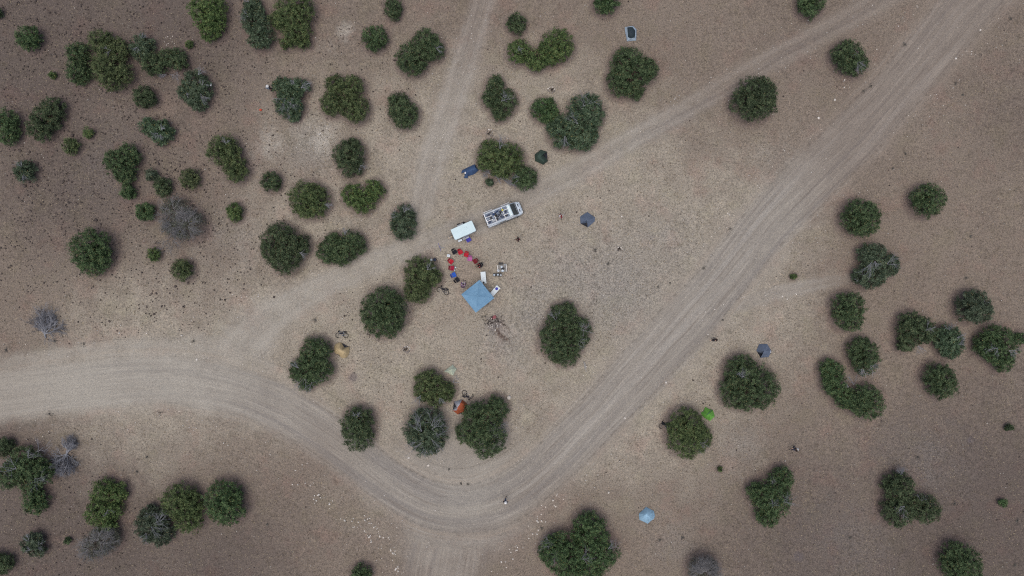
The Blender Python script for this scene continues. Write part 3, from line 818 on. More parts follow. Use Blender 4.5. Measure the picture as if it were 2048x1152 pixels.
scatter_line([(470,610),(490,600),(520,595)], 14, .5, .06, .11, 'small white stone in the patch above the track fork', 'stones above the track fork')
scatter_line([(640,265),(652,280),(640,300)], 16, .5, .07, .14, 'white chalky stone in the bare patch below the grey branched tree', 'stones of the bare patch')
scatter_line([(1455,440),(1440,455),(1410,480)], 14, .6, .06, .12, 'small white stone in the grey strip left of the main road', 'stones left of the main road')
scatter_line([(330,60),(340,95),(350,85)], 10, .5, .06, .11, 'small white stone among the upper left trees', 'stones among the upper left trees')

TREEPOS = [(sum(a for a, b, r in t[2]) / len(t[2]), sum(b for a, b, r in t[2]) / len(t[2]), max(r for a, b, r in t[2]), t[4]) for t in TREES if len(t[4].split()) <= 10]
def beside(px, py, what):
    t = min(TREEPOS, key=lambda t: math.hypot(t[0] - px, t[1] - py) - t[2])
    dx, dy = px - t[0], py - t[1]
    d = ('right of' if dx > 0 else 'left of') if abs(dx) > abs(dy) else ('below' if dy > 0 else 'above')
    return what + ' ' + d + ' the ' + t[3]
# dark rocks, the larger ones where they lie
for px, py, r in [(50,372,5),(76,371,3.6),(128,363,3.4),(100,381,3.2),(112,391,2.8),(126,389,2.8),(57,391,2.4),(83,409,3),(204,409,2.8),(193,440,4.2),(203,449,2.6),(62,475,3),
                  (30,494,2.8),(77,512,2.6),(89,461,2.8),(240,409,2.2),(246,442,2.4),(262,454,2.6),(72,38,3.6),(98,25,2.6),(110,25,2.6),(204,22,2.4),(195,22,2.2),(101,109,2.4),(109,108,2.4),
                  (22,197,2.4),(31,198,2.4),(14,206,2.6),(138,262,3),(146,271,4.2),(127,252,2.6),(48,252,2),(350,340,3),(360,330,2.8),(318,328,3),(324,322,2.4),(280,374,2.8),(404,346,2.8),(408,330,2.8),(370,325,2.4),
                  (377,566,3.8),(352,573,3.2),(410,566,2.4),(488,568,2.4),(400,495,2.2),(305,587,3.2),(314,587,3),(309,628,3),(220,643,3),(285,545,2.6),(240,487,2),(41,302,3.6),(60,305,3.4),(30,300,2.6),(20,312,2.4),(464,10,3.6),(462,42,3),
                  (360,45,2.4),(318,5,2),(250,3,2),(71,2,3.2),(60,37,2.4),(28,335,2),(6,326,2),(502,498,2),(450,600,2.6),(460,585,2.4),(548,594,3.2),(475,560,2)]:
    x, y = wx(px), wy(py)
    rock('dark', x, y, r / PPM, beside(px, py, 'large dark rock'), 'large dark rocks on the left slope', name='dark_rock')
for _ in range(150):
    while True:
        px, py = random.uniform(0, 640), random.uniform(0, 620)
        if random.random() < math.exp(-((px - 230) / 260) ** 2 - ((py - 330) / 260) ** 2): break
    x, y = wx(px), wy(py)
    if any(math.hypot(x - a, y - b) < r for a, b, r in LOBES): continue
    rock('dark', x, y, random.uniform(.09, .16), beside(px, py, 'small dark rock'), 'small dark rocks on the left slope', name='dark_rock')

def octa_stuff(name, n, weight, rlo, rhi, mat, label, flat=.55):
    rng = np.random.default_rng(len(name) * 31 + n)
    xs = rng.uniform(-72, 72, n * 4); ys = rng.uniform(-42, 42, n * 4)
    w = weight(xs, ys)
    k = rng.uniform(0, 1, n * 4) < w
    xs, ys = xs[k][:n], ys[k][:n]
    n = len(xs)
    r = rlo + (rhi - rlo) * rng.uniform(0, 1, n) ** 2.2
    z = gz_arr(xs, ys)
    u = np.array([(1,0,0),(0,1,0),(-1,0,0),(0,-1,0),(0,0,1),(0,0,-1)], float)
    a = rng.uniform(0, 6.28, n)
    v = np.tile(u, (n, 1, 1)) * rng.uniform(.65, 1.2, (n, 6, 1)) * r[:, None, None]
    v[:, :, 2] *= flat
    ca, sa = np.cos(a)[:, None], np.sin(a)[:, None]
    vx, vy = v[:, :, 0] * ca - v[:, :, 1] * sa, v[:, :, 0] * sa + v[:, :, 1] * ca
    v = np.stack([vx + xs[:, None], vy + ys[:, None], v[:, :, 2] + z[:, None] + (r * .22)[:, None] + .03], 2)
    f = np.array([(0,1,4),(1,2,4),(2,3,4),(3,0,4),(1,0,5),(2,1,5),(3,2,5),(0,3,5)])
    f = (f[None] + (np.arange(n) * 6)[:, None, None]).reshape(-1, 3)
    o = mesh_np(name, v.reshape(-1, 3), f, mat, None, False, 3)
    return tag(o, label, 'stones', kind='stuff')
DZ = [(60,60,190),(330,330,210),(100,420,170),(420,480,120,.8),(200,180,230),(650,140,160,.5),(170,1090,120,.6),(90,1000,90,.6),(420,100,140,.9),(330,600,140,.6),(760,640,60,.35)]
def w_dark(x, y):
    r_, _ = road_fields(x, y)
    cl = np.sin(x * .8 + 2.1 * np.sin(y * .55 + 1)) * np.cos(y * .9 + 1.7 * np.sin(x * .45)) + .6 * np.sin(x * 2.3 + y * 1.7)
    return (blobs(x, y, DZ) * .95 + .02) * np.clip(1 - r_ * 2.2, 0, 1) * np.clip(.45 + .5 * cl, .06, 1)
def w_pale(x, y):
    r_, rel = road_fields(x, y)
    edge = np.exp(-((rel - 1.35) / .3) ** 2) * .45
    return np.clip(.05 + .5 * (r_ > .05) * (r_ < .7) * .6 + edge + blobs(x, y, [(640,285,70),(930,200,120,.7),(700,470,120,.5),(1190,570,150,.5),(960,140,90,.6),(780,1080,60,.8),(560,610,80,.5)]) * .7, 0, 1)
octa_stuff('dark_pebbles', 26000, w_dark, .035, .145, DARKROCK, 'countless small dark pebbles strewn over the stony ground')
octa_stuff('pale_pebbles', 6500, w_pale, .035, .11, PALE, 'countless small whitish pebbles strewn over the dusty ground')

t_ = NT('dry_grass', .95, .1)
g_ = t_.node('ShaderNodeNewGeometry')
r_ = g_.outputs['Random Per Island']
c_ = t_.mix(t_.rng(r_, .0, .45), (0.085, 0.068, 0.055), (0.19, 0.155, 0.115))
c_ = t_.mix(t_.rng(r_, .45, .9), c_, (0.33, 0.275, 0.19))
c_ = t_.mix(t_.rng(r_, .9, 1.0), c_, (0.24, 0.235, 0.215))
GRASS = t_.base(c_)
def grass():
    rng = np.random.default_rng(99)
    n = 150000
    xs = rng.uniform(-74, 74, n); ys = rng.uniform(-43, 43, n)
    rd, _ = road_fields(xs, ys)
    pn = np.sin(xs * .9 + 2 * np.sin(ys * .7)) * np.cos(ys * 1.1 + 1.5 * np.sin(xs * .5))
    k = rng.uniform(0, 1, n) < np.clip((1 - rd * 1.5), 0.02, 1) * (.55 + .4 * pn)
    xs, ys = xs[k], ys[k]; n = len(xs)
    z = gz_arr(xs, ys)
    a = rng.uniform(0, 6.28, n); L = rng.uniform(.07, .20, n); W = rng.uniform(.025, .06, n)
    dx, dy = np.cos(a), np.sin(a)
    lift = rng.uniform(.2, .6, n)
    b = np.stack([xs, ys, z + .01], 1)
    s = np.stack([-dy * W, dx * W, np.zeros(n)], 1)
    tip = b + np.stack([dx * L, dy * L, L * lift], 1)
    v = np.stack([b - s, b + s, tip], 1).reshape(-1, 3)
    o = mesh_np('dry_grass', v, np.arange(n * 3).reshape(-1, 3), GRASS, None, False, 3)
    tag(o, 'sparse dry straw coloured grass over the open ground', 'grass', kind='stuff')
grass()
# dark dry tufts and low twiggy plants beside the roads
t_ = NT('weed', .95, .1)
r_ = t_.node('ShaderNodeNewGeometry').outputs['Random Per Island']
WEED = t_.base(t_.mix(r_, (0.070, 0.066, 0.060), (0.200, 0.190, 0.170)))
def weeds(spots):
    rng = np.random.default_rng(17)
    for px, py, r, lab in spots:
        x, y = wx(px), wy(py)
        n = int(16 + r * 3)
        a = rng.uniform(0, 6.28, n); q = np.minimum(np.abs(rng.normal(0, .5, n)), .85) * r / PPM * rng.uniform(.6, 1.1)
        c = np.stack([q * np.cos(a), q * np.sin(a), rng.uniform(.03, .16, n)], 1)
        v, f = leaves(c, unit(np.stack([np.cos(a), np.sin(a), .5 + 0 * a], 1)), rng, 3, np.full(n, .08), .075, .22, True)
        o = mesh_np('weed_tuft', v, f, WEED)
        o.location = (x, y, gz(x, y))
        tag(o, lab, 'weed', 'weed tufts')
weeds([(388,682,7,'grey weed tuft at the road fork, left'),(110,682,8,'dark weed patch at the road edge below the dead tree fan'),(170,688,7,'green grey weed patch on the left verge'),(100,828,9,'grey weed below the main road at far left'),
       (320,825,7,'grey weed below the main road at left'),(12,700,9,'grey weed tuft at the left edge above the road'),(1910,168,5,'dark tuft right of the main road, upper right'),(1925,190,4,'brown tuft below the dark one, upper right'),(1742,172,7,'dark weed streak left of the main road, upper'),
       (1728,182,6,'dark weed streak left of the main road, lower'),(1810,88,5,'grey weed on the left side of the main road near the top right'),(2020,38,6,'dark brush near the top right corner'),(1784,337,4,'small grey weed right of the road, upper right'),(1810,308,5,'brown weed right of the road, upper right'),
       (1940,473,4,'brown tuft below the right dark round tree'),(1930,556,4,'small brown tuft at right below the pair'),(630,640,9,'grey twiggy weed above the lying bicycle by the tan tent'),(922,967,5,'dark weed below the big tree inside the bend'),(935,968,4,'grey weed beside the dark one inside the bend'),
       (898,938,3,'black charred tuft below the big tree inside the bend'),(535,1048,4,'lone dark tuft in the field left of the junction'),(294,914,4,'dark tuft in the field at lower left'),(274,944,3,'second dark tuft lower in the field at lower left'),(1320,1080,8,'blue grey weed patch below the light blue tent'),
       (1365,1075,6,'grey weed right of the patch below the light blue tent'),(1084,1056,7,'green grey weed at the right edge of the junction'),(1408,536,5,'dark weed on the left verge of the main road'),(1460,458,6,'grey weed by white stones left of the main road'),(1316,574,3,'reddish black tuft left of the main road'),
       (1340,566,2.5,'black tuft left of the main road'),(1216,528,6,'dark grey weed in the middle of the grey patch'),(1190,500,6,'grey weed below the dark grey tent'),(1445,640,4,'low brown weed beside the main road near a walker'),(1700,1075,6,'blue grey weed at lower right of the litter ringed tree'),(1835,915,6,'blue grey weed above the two crowned tree'),
       (1910,1008,7,'grey weed right of the two crowned tree'),(2035,1042,7,'grey weed at the lower right edge'),(2030,1130,9,'grey weed in the lower right corner')])

# ------------------------------------------------------------------ materials for the camp
WHITE = simple('white_paint', (0.52, 0.59, 0.65), .35, .5, var=.12, scale=2)
WHITEP = simple('white_plastic', (0.56, 0.62, 0.64), .5, .4, var=.06)
ROOFW = simple('trailer_roof', (0.50, 0.63, 0.66), .45, .4, var=.04, scale=1.5)
GREYP = simple('grey_panel', (0.30, 0.32, 0.34), .5, .4, var=.12)
STEEL = simple('galvanised_steel', (0.45, 0.46, 0.47), .4, .5, .8, .12)
ALU = simple('aluminium', (0.72, 0.73, 0.74), .35, .5, .5, .06)
RUBBER = simple('rubber', (0.022, 0.022, 0.024), .8, .2)
BLACK = simple('black_plastic', (0.03, 0.03, 0.033), .6, .3)
DECK = simple('roof_deck', (0.110, 0.145, 0.205), .5, .4, var=.25, scale=4)
GLASS = simple('dark_glass', (0.025, 0.04, 0.05), .06, .8, var=.1)
REDGLASS = simple('red_lamp', (0.45, 0.02, 0.02), .2, .5)
LAMPGLASS = simple('clear_lamp', (0.55, 0.57, 0.58), .15, .6)
WOOD = simple('weathered_wood', (0.36, 0.30, 0.23), .85, .15, var=.2, scale=12)
GREYWD = simple('grey_plank', (0.24, 0.23, 0.215), .9, .1, var=.2, scale=12)
YELLOW = simple('yellow_plastic', (0.62, 0.55, 0.08), .5, .3)
SKIN = simple('skin', (0.48, 0.30, 0.21), .6, .3, var=.06)
def cloth(name, col, var=.14): return simple(name, col, .9, .15, var=var, scale=5)
F_RED = cloth('red_fabric', (0.38, 0.020, 0.034)); F_RED2 = cloth('dark_red_fabric', (0.28, 0.018, 0.045)); F_BLACK = cloth('black_fabric', (0.020, 0.020, 0.026))
F_PINK = cloth('pink_fabric', (0.40, 0.12, 0.30)); F_MAROON = cloth('maroon_fabric', (0.14, 0.018, 0.024)); F_BLUE = cloth('blue_fabric', (0.03, 0.10, 0.42))
F_PURPLE = cloth('purple_fabric', (0.16, 0.09, 0.19)); F_WHITE = cloth('white_fabric', (0.62, 0.62, 0.62)); F_NAVY = cloth('navy_fabric', (0.028, 0.050, 0.115))
F_INDIGO = cloth('indigo_fabric', (0.06, 0.06, 0.34)); F_GREYB = cloth('grey_blue_fabric', (0.20, 0.25, 0.32)); F_DENIM = cloth('denim', (0.055, 0.065, 0.10))
HAIR_R = cloth('auburn_hair', (0.12, 0.03, 0.015)); HAIR_D = cloth('dark_hair', (0.02, 0.014, 0.012))

# ------------------------------------------------------------------ van
def build_van():
    c = P(1007.2, 427.7, 1.3); c.z = gz(c.x, c.y) + .02
    root = empty('camper_van', c, math.radians(22), 'white van with a loaded white roof rack, facing right on the track', 'van')
    def section(x, hw, z0, zt, rw):        # cross section: sill, belt, roof edge, crown
        zb = z0 + (zt - z0) * .5
        return [(x, -hw * .92, z0), (x, -hw, z0 + .12), (x, -hw, zb), (x, -(hw + rw) / 2 - .02, zt - (zt - zb) * .28), (x, -rw, zt - .06), (x, -rw * .55, zt), (x, 0, zt + .015),
                (x, rw * .55, zt), (x, rw, zt - .06), (x, (hw + rw) / 2 + .02, zt - (zt - zb) * .28), (x, hw, zb), (x, hw, z0 + .12), (x, hw * .92, z0)]
    st = [(-2.50, .90, .42, 2.00, .74), (-2.44, .96, .34, 2.16, .82), (-2.2, .98, .30, 2.22, .84), (-1, .98, .28, 2.24, .84), (.3, .98, .28, 2.24, .84), (.95, .975, .28, 2.20, .83),
          (1.12, .97, .28, 2.12, .81), (1.45, .965, .28, 1.72, .80), (1.80, .95, .28, 1.26, .80), (2.05, .93, .28, 1.17, .76), (2.28, .89, .30, 1.06, .68), (2.42, .80, .34, .92, .58), (2.50, .66, .42, .74, .46)]
    mb = MB()
    rings = [section(*s) for s in st]
    n = len(rings[0])
    fs = []
    for i in range(len(rings) - 1):
        for k in range(n):
            m = (k + 1) % n
            fs.append((i * n + k, (i + 1) * n + k, (i + 1) * n + m, i * n + m))
    fs.append(tuple(reversed(range(n)))); fs.append(tuple(range((len(rings) - 1) * n, len(rings) * n)))
    mb.add([p for r in rings for p in r], fs)
    body = mb.build('body', WHITE, root, True)
    # windscreen follows the slope, set a little proud
    def slope(x): return float(np.interp(x, [s[0] for s in st], [s[3] for s in st]))
    w = MB(); xs = [1.14, 1.3, 1.45, 1.62, 1.78]; ys = [-.74, -.5, 0, .5, .74]
    vs_ = [(x, y * (1 + .02 * i), slope(x) + .035 - .05 * abs(y) ** 2.5) for i, x in enumerate(xs) for y in ys]
    w.add(vs_, [(i*5+k, i*5+5+k, i*5+6+k, i*5+1+k) for i in range(4) for k in range(4)])
    wo = w.build('windscreen', GLASS, root, True)
    wp = MB()
    wp.tube([(1.78, -.55, slope(1.78) + .05), (1.52, -.05, slope(1.52) + .06)], .012, 5); wp.tube([(1.78, .1, slope(1.78) + .05), (1.54, .6, slope(1.54) + .045)], .012, 5)
    wp.build('wiper', BLACK, wo)
    MB().box((1.86, 0, slope(1.86) + .03), (.10, 1.5, .02), bev=.008).build('cowl_grille', BLACK, root)
    for s in (-1, 1):
        MB().box((2.14, s * .34, slope(2.14) + .012), (.13, .36, .03), bev=.01).build('bonnet_vent', BLACK, root)
        MB().box((2.40, s * .62, .84), (.16, .26, .14), s * -.5, bev=.04).build('headlight', LAMPGLASS, root)
        MB().box((-2.49, s * .80, 1.05), (.05, .12, .5), bev=.015).build('tail_light', REDGLASS, root)
        m_ = MB(); m_.box((1.50, s * 1.13, 1.32), (.12, .20, .26), bev=.04); m_.tube([(1.5, s * .95, 1.28), (1.5, s * 1.08, 1.3)], .025, 6); m_.build('mirror', BLACK, root)
        g = MB(); g.add([(.55, s * .985, 1.30), (1.30, s * .985, 1.30), (1.12, s * .955, 1.72), (.55, s * .945, 1.82)], [(0, 1, 2, 3)] if s < 0 else [(3, 2, 1, 0)]); g.build('side_window', GLASS, root)
        g = MB(); g.add([(-.9, s * .988, 1.28), (.35, s * .988, 1.28), (.35, s * .945, 1.80), (-.9, s * .945, 1.80)], [(0, 1, 2, 3)] if s < 0 else [(3, 2, 1, 0)]); g.build('side_window', GLASS, root)
        MB().box((.2, s * 1.01, .52), (2.4, .05, .10), bev=.02).build('side_strip', BLACK, root)
        for x in (-1.45, 1.62):
            wl = empty('wheel', (x, s * .86, .34)); wl.parent = root
            M = Matrix.Rotation(math.pi / 2, 4, 'X')
            MB().lathe([(.18, -.10), (.30, -.11), (.34, -.07), (.34, .07), (.30, .11), (.18, .10)], 20, M=M).build('tyre', RUBBER, wl, True)
            MB().lathe([(.05, -.085), (.19, -.07), (.19, .07), (.05, .085)], 14, M=M).build('rim', STEEL, wl)
    MB().box((2.46, 0, .48), (.22, 1.5, .26), bev=.07).build('front_bumper', BLACK, root)
    MB().box((-2.52, 0, .46), (.16, 1.8, .22), bev=.05).build('rear_bumper', BLACK, root)
    MB().box((-2.53, .1, .66), (.03, .52, .12), bev=.005).build('number_plate', WHITEP, root)
    # rack
    rk = empty('roof_rack', (0, 0, 2.24)); rk.parent = root
    for s in (-1, 1):
        MB().tube([(-2.62, s * .74, .20), (1.0, s * .74, .20), (1.12, s * .74, .12)], .035, 8).build('long_rail', ALU, rk)
        MB().tube([(-2.5, s * .26, .19), (-1.55, s * .26, .19)], .028, 6).build('inner_rail', ALU, rk)
        MB().tube([(-.15, s * .30, .19), (.82, s * .30, .19)], .028, 6).build('inner_rail', ALU, rk)
        MB().tube([(-2.5, s * 1.0, .05), (-1.25, s * 1.0, .05)], .032, 8).build('side_rail', ALU, rk)
        MB().tube([(-.05, s * 1.0, .05), (1.15, s * 1.0, .05)], .032, 8).build('side_rail', ALU, rk)
        for x in (-2.3, -1.2, 0.0, .9):
            MB().tube([(x, s * .74, .2), (x, s * .80, -.05)], .02, 5).build('foot', ALU, rk)
        for x in (-2.3, -1.4, .1, 1.0):
            MB().tube([(x, s * .74, .18), (x, s * 1.0, .05)], .016, 5).build('bracket', ALU, rk)
    for x in (-2.42, -1.2, 0.0, .88):
        MB().tube([(x, -.80, .155), (x, .80, .155)], .03, 6).build('cross_bar', ALU, rk)
    for x0, x1 in ((-2.36, -1.24), (-1.16, -.04), (.04, .62)):
        for s in (-1, 1):
            MB().box(((x0 + x1) / 2, s * .36, .06), (x1 - x0, .66, .05), bev=.015).build('deck_panel', DECK, rk)
    MB().box((.86, 0, .045), (.42, 1.5, .05), bev=.02).build('wind_deflector', ROOFW, rk)
    load = [((-1.05, .1, .18), (.30, .55, .18), .3, BLACK), ((-.62, -.12, .2), (.34, .42, .22), -.2, F_DENIM), ((-.30, .30, .17), (.36, .24, .16), .1, BLACK),
            ((-.75, .46, .16), (.5, .16, .14), .25, F_NAVY), ((-1.5, -.45, .15), (.55, .3, .12), 0, GREYP), ((-.28, -.42, .15), (.45, .22, .14), -.1, F_DENIM), ((-1.9, .44, .14), (.5, .22, .10), .05, F_DENIM), ((-1.0, -.42, .17), (.30, .3, .14), .5, BLACK)]
    load += [((-.45, .02, .28), (.5, .14, .14), .9, BLACK), ((-1.25, .30, .2), (.26, .34, .18), .6, F_NAVY), ((-.95, -.05, .3), (.55, .12, .12), -.5, BLACK), ((.25, -.45, .13), (.34, .22, .1), .2, BLACK), ((.3, .05, .12), (.3, .3, .1), .7, F_DENIM), ((-1.75, .0, .13), (.3, .34, .1), .1, BLACK), ((-2.1, -.42, .13), (.36, .3, .1), .3, F_DENIM)]
    for cc, ss, rz, m in load:
        MB().box(cc, ss, rz, bev=.05).build('strapped_bag', m, rk)
    MB().lathe([(.03, .0), (.13, .02), (.14, .12), (.09, .2), (.03, .22)], 12, (.02, .40, .12)).build('yellow_jug', YELLOW, rk, True)
    for q in range(5):
        x = -1.2 + q * .32
        MB().tube([(x, -.55 + .12 * q, .3), (x + .45, -.2 + .08 * q, .32)], .018, 5).build('pole', ALU if q % 2 else BLACK, rk)
build_van()

# ------------------------------------------------------------------ trailer
def build_trailer():
    c = P(926.8, 460.6, 2.0); c.z = gz(c.x, c.y) + .02
    root = empty('box_trailer', c, math.radians(24), 'white roofed box trailer behind the van with its drawbar pointing left', 'trailer')
    MB().box((0, 0, 1.22), (2.92, 1.40, 1.40), bev=.04).build('box', GREYP, root)
    MB().box((0, 0, 1.96), (3.04, 1.50, .10), bev=.035).build('roof', ROOFW, root)
    for x in (-.75, 0, .75):
        MB().box((x, 0, 2.013), (.02, 1.42, .012)).build('roof_seam', ROOFW, root)
    MB().box((.38, .1, 2.03), (.36, .36, .06), bev=.02).build('roof_vent', ROOFW, root)
    for sx in (-1, 1):
        for sy in (-1, 1):
            MB().box((sx * 1.47, sy * .70, 1.985), (.10, .10, .10), bev=.02).build('corner_cap', GREYP, root)
    for s in (-1, 1):
        MB().box((0, s * .715, 1.75), (2.8, .03, .06), bev=.01).build('gutter', STEEL, root)
        MB().box((.3, s * .71, 1.2), (1.1, .035, 1.1), bev=.01).build('hatch', WHITEP, root)
        MB().box((-.15, s * .90, .74), (.9, .32, .05), bev=.02).build('mudguard', GREYP, root)
        wl = empty('wheel', (-.15, s * .90, .31)); wl.parent = root
        M = Matrix.Rotation(math.pi / 2, 4, 'X')
        MB().lathe([(.16, -.09), (.27, -.10), (.31, -.06), (.31, .06), (.27, .10), (.16, .09)], 18, M=M).build('tyre', RUBBER, wl, True)
        MB().lathe([(.05, -.07), (.17, -.06), (.17, .06), (.05, .07)], 12, M=M).build('rim', STEEL, wl)
        MB().tube([(-1.46, s * .5, .45), (-2.25, 0, .45)], .035, 6).build('drawbar', GREYWD, root)
    MB().box((0, 0, .48), (2.9, 1.3, .08)).build('chassis', STEEL, root)
    jb = MB(); jb.tube([(-2.1, 0, .02), (-2.1, 0, .75)], .03, 8); jb.tube([(-2.1, -.12, .75), (-2.1, .12, .75)], .015, 5); jb.box((-2.1, 0, .02), (.18, .18, .03)); jb.build('jack', STEEL, root)
    MB().box((-2.02, 0, .52), (.62, .22, .10), bev=.03).build('toolbox', WOOD, root)
    MB().box((1.475, 0, 1.2), (.03, 1.1, 1.25), bev=.008).build('rear_door', WHITEP, root)
    for s in (-1, 1):
        MB().tube([(1.5, s * .12, .75), (1.5, s * .12, 1.65)], .015, 5).build('door_bar', STEEL, root)
    MB().box((-.98, -.92, .72), (.55, .24, .04), -.02, bev=.015).build('side_shelf', WHITE, root)
    # gear leaning on the far side
    R = Matrix.Rotation(math.radians(24), 4, 'Z')
    for off, sz, lab, m in (((-.35, 1.12, .35), (.42, .26, .62), 'black jerrycan leaning on the upper side of the trailer', BLACK), ((.25, 1.05, .3), (.55, .22, .5), 'dark bag standing against the upper side of the trailer', F_BLACK)):
        p = c + R @ Vector(off)
        r2 = empty('jerrycan' if 'jerry' in lab else 'duffel_bag', (p.x, p.y, gz(p.x, p.y)), math.radians(24), lab, 'jerrycan' if 'jerry' in lab else 'bag')
        MB().box((0, 0, sz[2] / 2), sz, .1, bev=.06).build('body', m, r2, True)
        MB().tube([(-.12, 0, sz[2]), (-.1, 0, sz[2] + .07), (.1, 0, sz[2] + .07), (.12, 0, sz[2])], .014, 5).build('handle', BLACK, r2)
build_trailer()

# ------------------------------------------------------------------ pop-up canopy
def build_canopy():
    c = P(955.3, 592.6, 2.1); base = gz(c.x, c.y); c.z = base
    root = empty('pop_up_canopy', c, math.radians(38.5), 'square steel blue pop up canopy beside the white tables', 'canopy')
    TARP = NT('canopy_tarp', .75, .25)
    n = TARP.noise(TARP.obj(), 1.6, 4.0, .6); n2 = TARP.noise(TARP.obj(), 7.0, 2.0)
    cc = TARP.mix(TARP.rng(n, .3, .7), (0.130, 0.255, 0.385), (0.170, 0.310, 0.445))
    cc = TARP.mix(TARP.math('MULTIPLY', TARP.rng(n2, .55, .75), .25), cc, (0.10, 0.20, 0.31))
    TARP.bump(TARP.math('ADD', n, TARP.math('MULTIPLY', n2, .25)), .8, .12)
    TM = TARP.base(cc)
    a, ze, za = 1.52, 2.08, 2.72
    N = 8
    for q in range(4):
        M = Matrix.Rotation(q * math.pi / 2, 4, 'Z')
        mb = MB(); vs_, fs_ = [], []
        for i in range(N + 1):
            t = i / N
            for j in range(N + 1):
                u = -1 + 2 * j / N
                y = a * (1 - t) * u; x = a * (1 - t)
                sag = .05 * math.sin(math.pi * t) * (1 - u * u) + .03 * (1 - u * u) * (1 - t)
                z = ze + (za - ze) * (t ** .92) - sag + .012 * math.sin(9 * y + 3 * q) * t * (1 - t) * 4
                vs_.append((x, y, z))
        for i in range(N):
            for j in range(N):
                fs_.append((i*(N+1)+j, i*(N+1)+j+1, (i+1)*(N+1)+j+1, (i+1)*(N+1)+j))
        mb.add(vs_, fs_, M); mb.build('roof_panel', TM, root, True)
        vb = MB(); vs_, fs_ = [], []
        for j in range(N + 1):
            u = -1 + 2 * j / N
            vs_ += [(a + .004, a * u, ze - .03 * (1 - u * u)), (a + .02, a * u * 1.004, ze - .20 - .015 * math.sin(j * 2.1))]
        for j in range(N): fs_.append((2*j, 2*j+1, 2*j+3, 2*j+2))
        vb.add(vs_, fs_, M); vb.build('valance', TM, root)
        MB().box((a - .05, a - .05, ze / 2 - .03), (.045, .045, ze - .06), M=M).build('leg', WHITE, root)
        MB().box((a - .05, a - .05, .012), (.14, .14, .02), M=M).build('foot', STEEL, root)
        tb = MB(); tb.tube([(a - .06, -a + .06, ze - .06), (a - .06, 0, ze - .26), (a - .06, a - .06, ze - .06)], .013, 5, M=M); tb.tube([(a - .06, -a + .06, ze - .3), (a - .06, 0, ze - .08), (a - .06, a - .06, ze - .3)], .013, 5, M=M); tb.build('truss', ALU, root)
        MB().tube([(a - .01, a - .01, ze + .008), (.02, .02, za + .006)], .012, 5, M=M).build('seam', TM, root)
build_canopy()

# ------------------------------------------------------------------ tables
def table(px, py, L, W, ang, label, h=.74):
    c = P(px, py, h); c.z -= h
    root = empty('folding_table', c, math.radians(ang), label, 'table')
    MB().box((0, 0, h - .02), (L, W, .045), bev=.015).build('table_top', WHITEP, root)
    MB().box((0, 0, h - .019), (.012, W * .96, .047)).build('fold_seam', GREYP, root)
    for sx in (-1, 1):
        for sy in (-1, 1):
            MB().tube([(sx * L * .40, sy * W * .40, 0), (sx * L * .34, sy * W * .40, h - .04)], .014, 6).build('leg', STEEL, root)
        MB().tube([(sx * L * .38, -W * .4, .25), (sx * L * .38, W * .4, .25)], .011, 5).build('stretcher', STEEL, root)
    return root
T1 = table(966.9, 555.2, 1.56, .66, -84.9, 'white folding table standing upright in view above the blue canopy')
T2 = table(988.3, 583.6, 1.80, .63, 48.5, 'white folding table sticking out from the right side of the blue canopy')
def on(px, py, h):
    p = P(px, py, h); return p
p = on(967.2, 565.0, .77)
r = empty('frying_pan', p - Vector((0, 0, .03)), .3, 'small black pan at the lower end of the upper white table', 'pan')
MB().lathe([(.02, .0), (.11, .005), (.13, .05), (.12, .05), (.10, .015), (.02, .012)], 14).build('pan', BLACK, r, True); MB().tube([(.12, 0, .04), (.32, 0, .06)], .014, 5).build('handle', BLACK, r)
p = on(993.4, 577.5, .77)
r = empty('wash_basin', p - Vector((0, 0, .03)), 0, 'round blue basin on the right white table', 'basin')
MB().lathe([(.02, .0), (.12, .0), (.17, .14), (.185, .145), (.185, .155), (.16, .15), (.11, .015), (.02, .012)], 18).build('bowl', F_BLUE, r, True)
MB().lathe([(.165, .0), (.19, .005), (.19, .018), (.165, .015)], 18, (0, 0, .147)).build('rim', F_INDIGO, r, True)

# low kitchen bench with its pots, and the stove
c = P(1004.1, 536.5, .42); c.z -= .42
r = empty('camp_kitchen', c, math.radians(5), 'low slatted grey brown kitchen bench right of the chairs', 'bench')
for q in range(7):
    MB().box((0, -.42 + q * .14, .40), (1.22, .125, .03), bev=.006).build('slat', GREYWD, r)
for sx in (-1, 1):
    MB().box((sx * .60, 0, .415), (.05, 1.02, .05), bev=.01).build('end_rail', STEEL, r)
    for sy in (-1, 1):
        MB().tube([(sx * .56, sy * .45, 0), (sx * .56, sy * .45, .40)], .018, 6).build('leg', STEEL, r)
def pot(px, py, h, rad, ht, mat, name, label, cat, handle=True, lid=None):
    p = P(px, py, h)
    r = empty(name, p, random.uniform(0, 6), label, cat)
    MB().lathe([(.02, .0), (rad * .95, .0), (rad, .02), (rad, ht), (rad * .94, ht), (rad * .92, .02), (.02, .018)], 16).build('body', mat, r, True)
    if lid: MB().lathe([(.02, 0), (rad, .0), (rad * .9, .02), (.03, .035), (.03, .06), (.01, .06)], 16, (0, 0, ht)).build('lid', lid, r, True)
    if handle: MB().tube([(rad, 0, ht * .7), (rad + .05, 0, ht * .75), (rad + .16, 0, ht * .75)], .012, 5).build('handle', BLACK, r)
pot(1003.4, 534.2, .42, .16, .03, WHITE, 'plate', 'white plate at the middle of the kitchen bench', 'plate', False)
pot(1005.3, 541.5, .42, .17, .10, WHITE, 'bowl', 'white bowl at the front of the kitchen bench', 'bowl', False)
pot(1006.6, 537.3, .42, .16, .14, BLACK, 'cooking_pot', 'black pot next to the white bowl on the kitchen bench', 'pot')
